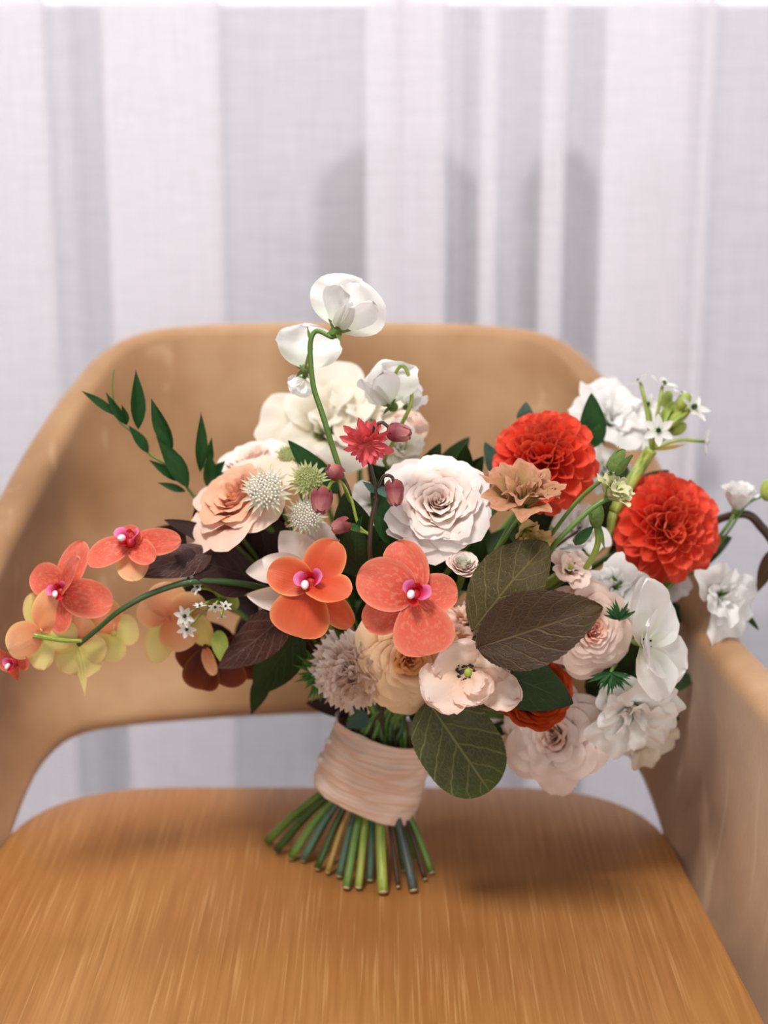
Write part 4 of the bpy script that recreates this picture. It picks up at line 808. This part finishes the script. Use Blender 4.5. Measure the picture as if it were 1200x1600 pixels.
# feathery green
for lb, cx, cy, y, m_, a0, a1, n, Ls in [('feathery bright green sprig left of the fringed carnation', 505, 1052, 1.02, fern, 130, 260, 26, 56), ('feathery dark green bract under the blush rose, over white petals', 955, 1050, .985, fern2, 190, 350, 20, 46), ('small feathery green bract between blush rose and anemone', 968, 968, .985, fern2, 20, 160, 12, 34)]:
    P = W(cx, cy, y); r = tag(put('feathery_sprig', None, Matrix.Translation(P)), lb, 'foliage', G); s = S(1, P); rr = random.Random(cx)
    M = frame(P, D((0, .1, 1)))
    for k in range(n):
        a = a0 + (a1 - a0) * k / (n - 1) + rr.uniform(-6, 6); me = flat('leaf', m_, Ls * s * rr.uniform(.6, 1), 6 * s, LANC, bend=rr.uniform(-30, 40), cup=.5, nu=3, nv=6)
        put('leaf', me, M @ RZ(a - 90) @ RX(rr.uniform(-20, 45)), r)
    stem_for(r, P, D((0, 0, 1)), .0012)
# loose stems and small buds
r = bloomroot('lisianthus_bud', W(958, 728, .985), 'thin closed green bud on a straight stem beside the upper dahlia')
P = W(962, 728, .985); s = S(1, P)
for k in range(5): put('sepal', cup_petal('sepal', M_CAL, 8 * s, 34 * s, 100, -.15, .1, 0, .0002, k, 5, 7, point=.3), frame(W(955, 738, .985), D((.55, .8, .1))) @ RZ(72 * k), r)
stem_for(r, W(955, 738, .985), D((.5, .8, 0)), .0015, STC[0], via=[W(905, 780, .99), W(862, 835, 1.0), W(800, 920, 1.02)])
r = bloomroot('lisianthus_bud', W(925, 800, .995), 'curved lime stem with narrow leaves below the pale green lisianthus bud')
put('bud', ellip('bud', .005, .005, .009, M_CAL), Matrix.Translation(W(932, 805, .995)), r)
for x0, y0, x1, y1 in [(932, 812, 945, 858), (930, 815, 918, 800)]: leaf('sepal', W(x0, y0, .995), W(x1, y1, .99), .004, M_CAL, prof=LANC, parent=r, nu=3, nv=6)
stem_for(r, W(931, 812, .995), D((0, 1, 0)), .002, STC[4], via=[W(934, 850, .995), W(915, 888, 1.0), W(880, 930, 1.01)])
r = bloomroot('rose_bud', W(1195, 768, 1.08), 'tiny green bud at the picture edge beyond the white rosebud')
put('bud', ellip('bud', .0055, .0055, .008, M_LIMEL), Matrix.Translation(W(1200, 766, 1.08)), r)
stem_for(r, W(1197, 772, 1.08), D((.3, .9, 0)), .001, STC[0], via=[W(1165, 790, 1.08), W(1135, 835, 1.082), W(1085, 890, 1.09), W(960, 960, 1.09)])
r = tag(put('twig', None, Matrix.Translation(W(1185, 820, 1.11))), 'dark brown twig sticking out past the white rosebud', 'twig', G)
put('bark', tube('bark', [W(1216, 858, 1.09), W(1192, 826, 1.09), W(1160, 803, 1.09), W(1090, 830, 1.10), W(980, 930, 1.09)], .0036, STC[5], r1=.0026), None, r)
stem_for(r, W(980, 930, 1.09), D((.5, .5, 0)), .002, STC[5])

# ------------------------------------------------------------ silk ribbon and pearl pins
rows = [((492, 1222), (650, 1279)), ((495, 1200), (656, 1252)), ((503, 1178), (664, 1226)), ((513, 1158), (670, 1199)), ((519, 1140), (675, 1174)), ((523, 1118), (676, 1156))]
Cs = []
for a, b in rows:
    A_, B_ = W(a[0], a[1], 1.056), W(b[0], b[1], 1.056); Cs.append(((A_ + B_) / 2, (B_ - A_) / 2))
cc = catmull([c for c, h in Cs], 8); hh = catmull([h for c, h in Cs], 8)
def wrap(u, v):
    i = round(v * (len(cc) - 1)); a = u * 2 * PI; c, h = cc[i], hh[i]
    d = .031; p = h * math.cos(a) + Vector((0, -d * math.sin(a), 0))
    n_ = Vector((p.x, p.y, 0)).normalized(); k = 0
    for q_, (f1, f2, am) in enumerate([(8, 1, .0005), (13, -2, .0003), (5, 2, .0008)]):
        k += am * math.sin(v * f1 + a * f2 * .5 * 2 + q_ + 1.5 * math.sin(a + q_))
    k += .0030 * noise.noise(Vector((math.cos(a) * 1.2 + v, math.sin(a) * 1.2, v * 7))) + .0016 * noise.noise(Vector((math.cos(a) * 3, math.sin(a) * 3 + 5, v * 14 + a)))
    return c + p + n_ * k + Vector((0, 0, .001 * noise.noise(Vector((a, v * 3, 2))) ))
o = put('silk_ribbon', gridm('silk_ribbon', wrap, 96, len(cc) - 1, M_SILK, True)); md = o.modifiers.new('s', 'SOLIDIFY'); md.thickness = .0012; md.offset = 1
tag(o, 'blush silk ribbon wrapped around the bouquet stems', 'ribbon')
md = o.modifiers.new('s2', 'SUBSURF'); md.levels = 1; md.render_levels = 1
M_PEARL = simple('pearl', (240, 232, 222), .15, .8); M_PIN = simple('pin_steel', (200, 200, 200), .25, metal=1)
for lb, x, y_ in [('pearl headed pin in the ribbon edge, lower of two', 501, 1187), ('pearl headed pin in the ribbon edge, upper of two', 514, 1158)]:
    P = W(x, y_, 1.046); d = (Vector((-.004, 1.056, P.z)) - P).normalized(); r = root('pearl_pin', P, lb, 'pin', 'pearl pins in the ribbon')
    put('pearl', ellip('pearl', .0023, .0023, .0023, M_PEARL), Matrix.Translation(P), r); put('shaft', tube('shaft', [P, P + d * .012], .0004, M_PIN, n=6, sub=1), None, r)
